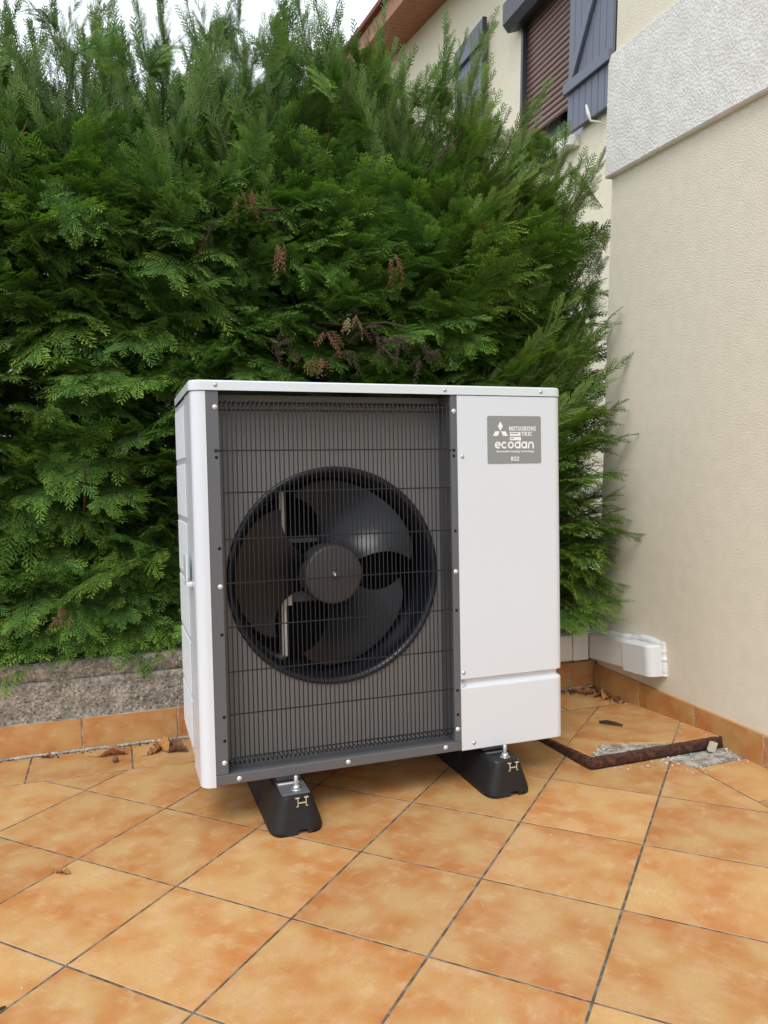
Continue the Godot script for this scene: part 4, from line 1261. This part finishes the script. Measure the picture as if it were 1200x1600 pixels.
# ---------------------------------------------------------------- inspection cover
func make_cover() -> void:
	var tilt := 0.0635
	var c := thing("inspection_cover", Transform3D(Basis(Vector3(1, 0, 0), tilt), Vector3(0, 0.0035, -0.50)), "raised tiled inspection cover with rusty steel edge at the house wall", "cover")
	# local z runs from 0 at the flush rear edge to 0.51 at the raised front edge; the tilt lifts the front
	c.transform = Transform3D(Basis(Vector3(1, 0, 0), -tilt), Vector3(0, 0.0025, -0.50))
	var pl := cover_poly()
	var loc := PackedVector2Array()
	for p in pl: loc.append(p + Vector2(0, 0.50))
	var st := begin()
	prism(st, Geometry2D.offset_polygon(loc, -0.004)[0], -0.028, -0.005, 0.0)
	put("concrete_fill", done(st), M.mortar, c)
	var bare := PackedVector2Array([Vector2(1.255, 0.395), Vector2(1.30, 0.415), Vector2(1.44, 0.480), Vector2(1.40, 0.53), Vector2(1.12, 0.53), Vector2(1.145, 0.49)])
	var inner: PackedVector2Array = Geometry2D.offset_polygon(loc, -0.0085)[0]
	for i in range(-14, 14):
		for j in range(-14, 14):
			var sq := grid_square(i, j)
			for k in 4: sq[k] += Vector2(0, 0.50)
			for p in Geometry2D.intersect_polygons(sq, inner):
				for q in Geometry2D.clip_polygons(p, bare): lay_tile(q, c, "cover_tile", -0.012, 0.0, TO + (TU * (i + 0.5) + TV * (j + 0.5)) * TILE + Vector2(0, 0.50))
	# rusty flat steel round the edge
	st = begin()
	var a := noise(30.0, 401, 3)
	var line := [Vector2(1.1185, 0.0), Vector2(1.129, 0.30), Vector2(1.136, 0.498), Vector2(1.142, 0.5065), Vector2(1.30, 0.509), Vector2(1.47, 0.509), Vector2(1.632, 0.5085)]
	var fine := []
	for i in line.size() - 1:
		var n := maxi(1, int((line[i] as Vector2).distance_to(line[i + 1]) / 0.012))
		for k in n: fine.append((line[i] as Vector2).lerp(line[i + 1], float(k) / n))
	fine.append(line[-1])
	st.set_smooth_group(1)
	var rings := []
	for i in fine.size():
		var d: Vector2 = (fine[mini(i + 1, fine.size() - 1)] - fine[maxi(i - 1, 0)]).normalized()
		var out := Vector2(-d.y, d.x)
		var p: Vector2 = fine[i]
		var k := a.get_noise_2d(p.x, p.y) * 0.0022; var k2 := a.get_noise_2d(p.x + 5, p.y) * 0.002
		var ring := []
		for q in [[-0.006, 0.001 + k2], [0.003 + k, 0.001 + k2], [0.005 + k, -0.004], [0.0045 + k2, -0.017], [0.0055 + k, -0.031 + k2], [-0.006, -0.032]]:
			ring.append(Vector3(p.x + out.x * q[0], q[1], p.y + out.y * q[0]))
		rings.append(ring)
	for i in rings.size() - 1:
		for k in 6:
			var k2 := (k + 1) % 6
			var mid: Vector3 = (rings[i][k] + rings[i][k2] + rings[i + 1][k] + rings[i + 1][k2]) * 0.25 - ((rings[i][0] + rings[i][2] + rings[i][4] + rings[i][5]) as Vector3) * 0.25
			quad(st, rings[i][k], rings[i][k2], rings[i + 1][k2], rings[i + 1][k], mid)
	for e in [0, rings.size() - 1]:
		for k in range(1, 5): face(st, rings[e][0], rings[e][k], rings[e][k + 1], Vector3(0, 0, -1) if e == 0 else Vector3(1, 0, 0))
	put("steel_edge", done(st), M.rust, c)

# ---------------------------------------------------------------- trunking
func make_trunking() -> void:
	var t := thing("cable_trunking", T(1.64, 0.0, -0.72), "off white plastic cable trunking turning round the corner above the skirting", "cable duct")
	var inv := t.transform.affine_inverse()
	var ry := Transform3D(Basis(Vector3.UP, 0.0462 * -1.0), Vector3(wall_x(-0.739), 0, -0.739))
	var ra := Transform3D(Basis(Vector3.UP, -0.0215), Vector3(0, 0, -0.776))
	var y0 := 0.114; var y1 := 0.2185
	var rise := Transform3D(Basis(Vector3(1, 0, 0), -0.072), Vector3(0, 0.012, 0))
	ry = ry * rise
	# along the low wall
	var ua := ra * T(0, 0.014, 0)
	put("duct", box(Vector3(0.95, y0, -0.05), Vector3(1.535, y1, 0.048), 0.006), M.pvc, t, inv * ua)
	var st := begin()
	bx(st, Vector3(1.5365, y0 - 0.001, -0.05), Vector3(1.607, y1 + 0.0015, 0.0505), 0.005)
	put("inner_corner", done(st), M.pvc, t, inv * ua)
	put("inner_corner_top", box(Vector3(1.540, y1 + 0.0016, -0.06), Vector3(1.665, y1 + 0.006, 0.0450), 0.002), M.pvc, t, inv * ua)
	# along the house wall
	put("duct", box(Vector3(-0.056, y0, 0.046), Vector3(-0.001, y1, 0.298), 0.006), M.pvc, t, inv * ry)
	st = begin()
	# end cap, its front rounded off towards the wall
	var segs := []
	var prof := []
	for k in 9:
		var a := k / 8.0 * PI / 2
		prof.append(Vector2(-0.0005 - 0.0615 * cos(a * 0.999), 0.44 + 0.035 * sin(a)))
	var path := [Vector2(-0.062, 0.2985)]
	for k in 7:
		var a := k / 6.0 * PI / 2
		path.append(Vector2(-0.032 - 0.030 * cos(a), 0.432 + 0.030 * sin(a)))
	path.append(Vector2(-0.0005, 0.462))
	path.append(Vector2(-0.0005, 0.2985))
	var pp := PackedVector2Array(path)
	prism(st, pp, y0 - 0.003, y1 + 0.003, 0.006)
	put("end_cap", done(st), M.seal, t, inv * ry)
	# white mastic smeared along the wall
	var n := noise(14.0, 501, 3)
	for q in [[Vector3(-0.002, y1 + 0.002, 0.02), Vector3(-0.002, y1 + 0.002, 0.463), 0.0125], [Vector3(0.0, y1 + 0.010, 0.462), Vector3(0.0, y0 - 0.002, 0.464), 0.011]]:
		st = begin()
		var pts := []; var rad := []
		for i in 31:
			var k := i / 30.0
			var p: Vector3 = (q[0] as Vector3).lerp(q[1], k)
			p.y += n.get_noise_1d(k * 0.6) * 0.004 + (0.010 * smoothstep(0.55, 0.75, k) * smoothstep(1.0, 0.8, k) if q[0].z < 0.1 else 0.0)
			pts.append(p); rad.append(q[2] * (1.0 + n.get_noise_1d(k * 1.4 + 7.0) * 0.5))
		tube(st, pts, rad, 8)
		put("mastic", done(st), M.seal, t, inv * ry)
	st = begin()
	tube(st, [Vector3(0.97, y1 + 0.001, -0.012), Vector3(1.2, y1 + 0.003, -0.012), Vector3(1.53, y1 + 0.002, -0.012)], 0.008, 7)
	put("mastic", done(st), M.seal, t, inv * ra)

# ---------------------------------------------------------------- leaves and crumbs
func leaf_mesh(sd: int, len: float, wid: float, curl: float, lobes := 0) -> ArrayMesh:
	var r := RandomNumberGenerator.new(); r.seed = sd
	var n := noise(18.0, sd, 2)
	var st := begin()
	st.set_smooth_group(1)
	var nu := 14; var nv := 8
	var ph := r.randf_range(0, 6)
	var P := func(i: int, j: int) -> Vector3:
		var u := float(i) / nu; var v := float(j) / nv * 2.0 - 1.0
		var w := wid * 0.5 * pow(sin(PI * clampf(u * 0.96 + 0.02, 0, 1)), 0.7)
		if lobes > 0: w *= 0.62 + 0.38 * absf(sin(u * PI * lobes + 0.4))
		var x := v * w
		var y := 0.5 * curl * x * x / (wid * 0.25) + 0.35 * curl * sin(u * 4.0 + ph) * len * 0.16 + n.get_noise_2d(u * 0.1 * len * 40, x * 10) * 0.010
		return Vector3(x, maxf(y, 0.0) + 0.001 + absf(v) * 0.001, (u - 0.5) * len)
	for i in nu:
		for j in nv: quad(st, P.call(i, j), P.call(i + 1, j), P.call(i + 1, j + 1), P.call(i, j + 1), Vector3.UP)
	st.set_smooth_group(2)
	tube(st, [P.call(0, nv / 2), P.call(0, nv / 2) + Vector3(0.004, 0.003, -len * 0.14), P.call(0, nv / 2) + Vector3(0.012, 0.001, -len * 0.3)], 0.0009, 5)
	return done(st)

func make_litter() -> void:
	var L := [
		[-0.215, -0.688, 0.115, 0.045, 1.2, 1.45, "dry1", 0, "long curled brown dry leaf lying against the skirting tiles beside the nut"],
		[-0.060, -0.690, 0.085, 0.05, 1.6, 0.4, "dry2", 0, "folded ochre yellow dry leaf on top of the small leaf pile"],
		[-0.085, -0.665, 0.075, 0.045, 1.0, 2.3, "dry1", 3, "ragged reddish brown dry leaf at the near edge of the leaf pile"],
		[-0.015, -0.640, 0.085, 0.05, 1.2, 1.2, "dry3", 0, "dull brown dry leaf tucked against the bottom of the heat pump side"],
		[-0.020, -0.715, 0.07, 0.05, 1.3, 0.2, "dry3", 2, "crumpled grey brown dry leaf between the skirting and the heat pump"],
		[-0.415, -0.752, 0.05, 0.022, 1.0, 1.3, "dry3", 0, "small dark dry leaf lodged in the joint below the skirting"],
		[-0.327, 0.063, 0.055, 0.022, 0.8, 0.9, "dry1", 2, "small orange brown leaf fragment alone on the open floor tiles"],
		[1.575, -0.655, 0.08, 0.045, 1.2, 1.0, "dry1", 0, "brown dry leaf in the corner under the cable trunking"],
		[1.605, -0.575, 0.07, 0.05, 1.2, 2.1, "dry2", 0, "pale tan dry leaf in front of the corner leaf pile"],
		[1.545, -0.690, 0.06, 0.04, 1.3, 0.6, "dry1", 2, "rust brown dry leaf beside the heat pump end of the corner pile"],
		[1.625, -0.540, 0.05, 0.03, 1.3, 2.6, "dry3", 0, "small dark dry leaf of the corner pile nearest the inspection cover"],
		[1.590, -0.610, 0.06, 0.035, 1.5, 1.9, "dry1", 3, "curled russet dry leaf in the middle of the corner pile"],
		[1.615, -0.635, 0.08, 0.05, 1.0, 0.2, "dry3", 3, "dark red brown dry leaf against the house skirting"],
	]
	var k := 0
	for q in L:
		var o := put("dry_leaf", leaf_mesh(900 + k, q[2] * 0.85, q[3] * 0.8, q[4], q[7]), M[q[6]], self, Transform3D(Basis(Vector3.UP, q[5]), Vector3(q[0], 0.0, q[1])))
		tag(o, q[8], "leaf", "dry leaves on the terrace")
		k += 1
	var st := begin()
	lathe(st, [Vector2(0, -0.010), Vector2(0.007, -0.007), Vector2(0.0105, 0.0), Vector2(0.008, 0.006), Vector2(0.004, 0.009), Vector2(0.0, 0.010)], 12)
	tag(put("nut_shell", done(st), M.dry3, self, Transform3D(Basis(Vector3(1, 0, 0), 1.2), Vector3(-0.208, 0.0105, -0.622))), "small round brown nut shell on the border tile", "nut")
	st = begin()
	tube(st, [Vector3(-0.036, 0.006, -0.02), Vector3(-0.012, 0.009, -0.008), Vector3(0.014, 0.008, 0.008), Vector3(0.036, 0.005, 0.022)], [0.004, 0.0065, 0.0055, 0.003], 7)
	tag(put("twig", done(st), M.litter, self, Transform3D(Basis(Vector3.UP, -0.5).rotated(Vector3(1, 0, 0), -0.0635), Vector3(1.40, 0.0185, -0.262))), "short dark twig lying on the raised inspection cover", "twig")
	st = begin()
	tube(st, [Vector3(-0.05, 0.004, 0), Vector3(-0.01, 0.006, 0.004), Vector3(0.03, 0.004, 0.0)], [0.003, 0.0045, 0.002], 6)
	tag(put("twig", done(st), M.litter, self, Transform3D(Basis(Vector3.UP, 0.3), Vector3(-0.42, 0.0, 0.53))), "dark twig on the tiles at the near corner of the terrace", "twig")
	# a loose chunk of mortar leaning on the steel edge
	var chunk := chip(31, Vector3(0.016, 0.019, 0.008))
	tag(put("mortar_chunk", chunk, M.crumb, self, Transform3D(Basis(Vector3(0, 0, 1), -0.4), Vector3(1.568, 0.018, 0.030))), "pale loose mortar chunk leaning on the rusty edge of the cover", "rubble")
	# crumbs and rotted litter, too small to count
	var r := RandomNumberGenerator.new(); r.seed = 77
	st = begin()
	for i in 420:
		var x := r.randf_range(1.36, 1.66); var z := r.randf_range(0.012, 0.16)
		var y := 0.0
		if i > 150 and i < 240: x = r.randf_range(1.16, 1.60); z = 0.02 + absf(r.randfn(0, 0.025))
		elif i >= 240 and i < 330:
			# on the bare patch of the cover
			var u := r.randf(); var v := r.randf()
			x = 1.17 + 0.2 * u; z = -0.005 - 0.075 * v * (1.0 - absf(u - 0.45)); y = (z + 0.5) * 0.0635 - 0.002
		elif i >= 330 and i < 380: z = r.randf_range(-0.5, 0.5); x = wall_x(z) - 0.012 - absf(r.randfn(0, 0.012)); y = 0.0 if z > 0.01 else (z + 0.5) * 0.0635
		elif i >= 380: x = r.randf_range(-0.4, 1.5); z = r.randf_range(-0.5, 0.7)
		var s := 0.0012 + 0.0048 * pow(r.randf(), 3.0)
		if i >= 380: s = 0.0012 + 0.0015 * r.randf()
		shard(st, Vector3(x, y + s * 0.6, z), s, r)
	tag(put("mortar_crumbs", done(st), M.crumb), "pale mortar crumbs scattered round the cover", "", "", "stuff")
	st = begin()
	for i in 900:
		var x: float; var z: float
		if i < 560:
			x = r.randf_range(0.9, 1.65); z = back_z(x) + 0.012 + absf(r.randfn(0, 0.022))
			if x > 1.5: z += absf(r.randfn(0, 0.03))
		elif i < 740: z = r.randf_range(-0.74, -0.5); x = wall_x(z) - 0.012 - absf(r.randfn(0, 0.03))
		else: x = r.randf_range(-1.0, 0.1); z = back_z(x) + 0.012 + absf(r.randfn(0, 0.012))
		shard(st, Vector3(x, 0.002, z), 0.0015 + 0.005 * pow(r.randf(), 2.0), r)
	tag(put("leaf_debris", done(st), M.litter), "dark rotted leaf debris along the foot of the walls", "", "", "stuff")

func chip(sd: int, h: Vector3) -> ArrayMesh:
	var r := RandomNumberGenerator.new(); r.seed = sd
	var st := begin()
	var v := []
	for k in 8: v.append(Vector3(h.x * (1 if k & 1 else -1), h.y * (1 if k & 2 else -1), h.z * (1 if k & 4 else -1)) * r.randf_range(0.6, 1.1))
	st.set_smooth_group(-1)
	for f in [[0, 1, 3, 2], [4, 5, 7, 6], [0, 1, 5, 4], [2, 3, 7, 6], [0, 2, 6, 4], [1, 3, 7, 5]]:
		var c: Vector3 = v[f[0]] + v[f[1]] + v[f[2]] + v[f[3]]
		quad(st, v[f[0]], v[f[1]], v[f[2]], v[f[3]], c)
	return done(st)

func shard(st: SurfaceTool, p: Vector3, s: float, r: RandomNumberGenerator) -> void:
	st.set_smooth_group(-1)
	var a := r.randf() * TAU
	var v := []
	for k in 3: v.append(p + Vector3(cos(a + k * 2.1), r.randf_range(-0.5, 0.1), sin(a + k * 2.1) * r.randf_range(0.5, 1.0)) * s)
	var t := p + Vector3(r.randf_range(-0.4, 0.4), r.randf_range(0.4, 0.9), r.randf_range(-0.4, 0.4)) * s
	for k in 3: face(st, v[k], v[(k + 1) % 3], t, (v[k] + v[(k + 1) % 3]) * 0.5 - p + Vector3(0, s * 0.3, 0))
	face(st, v[0], v[1], v[2], Vector3.DOWN)
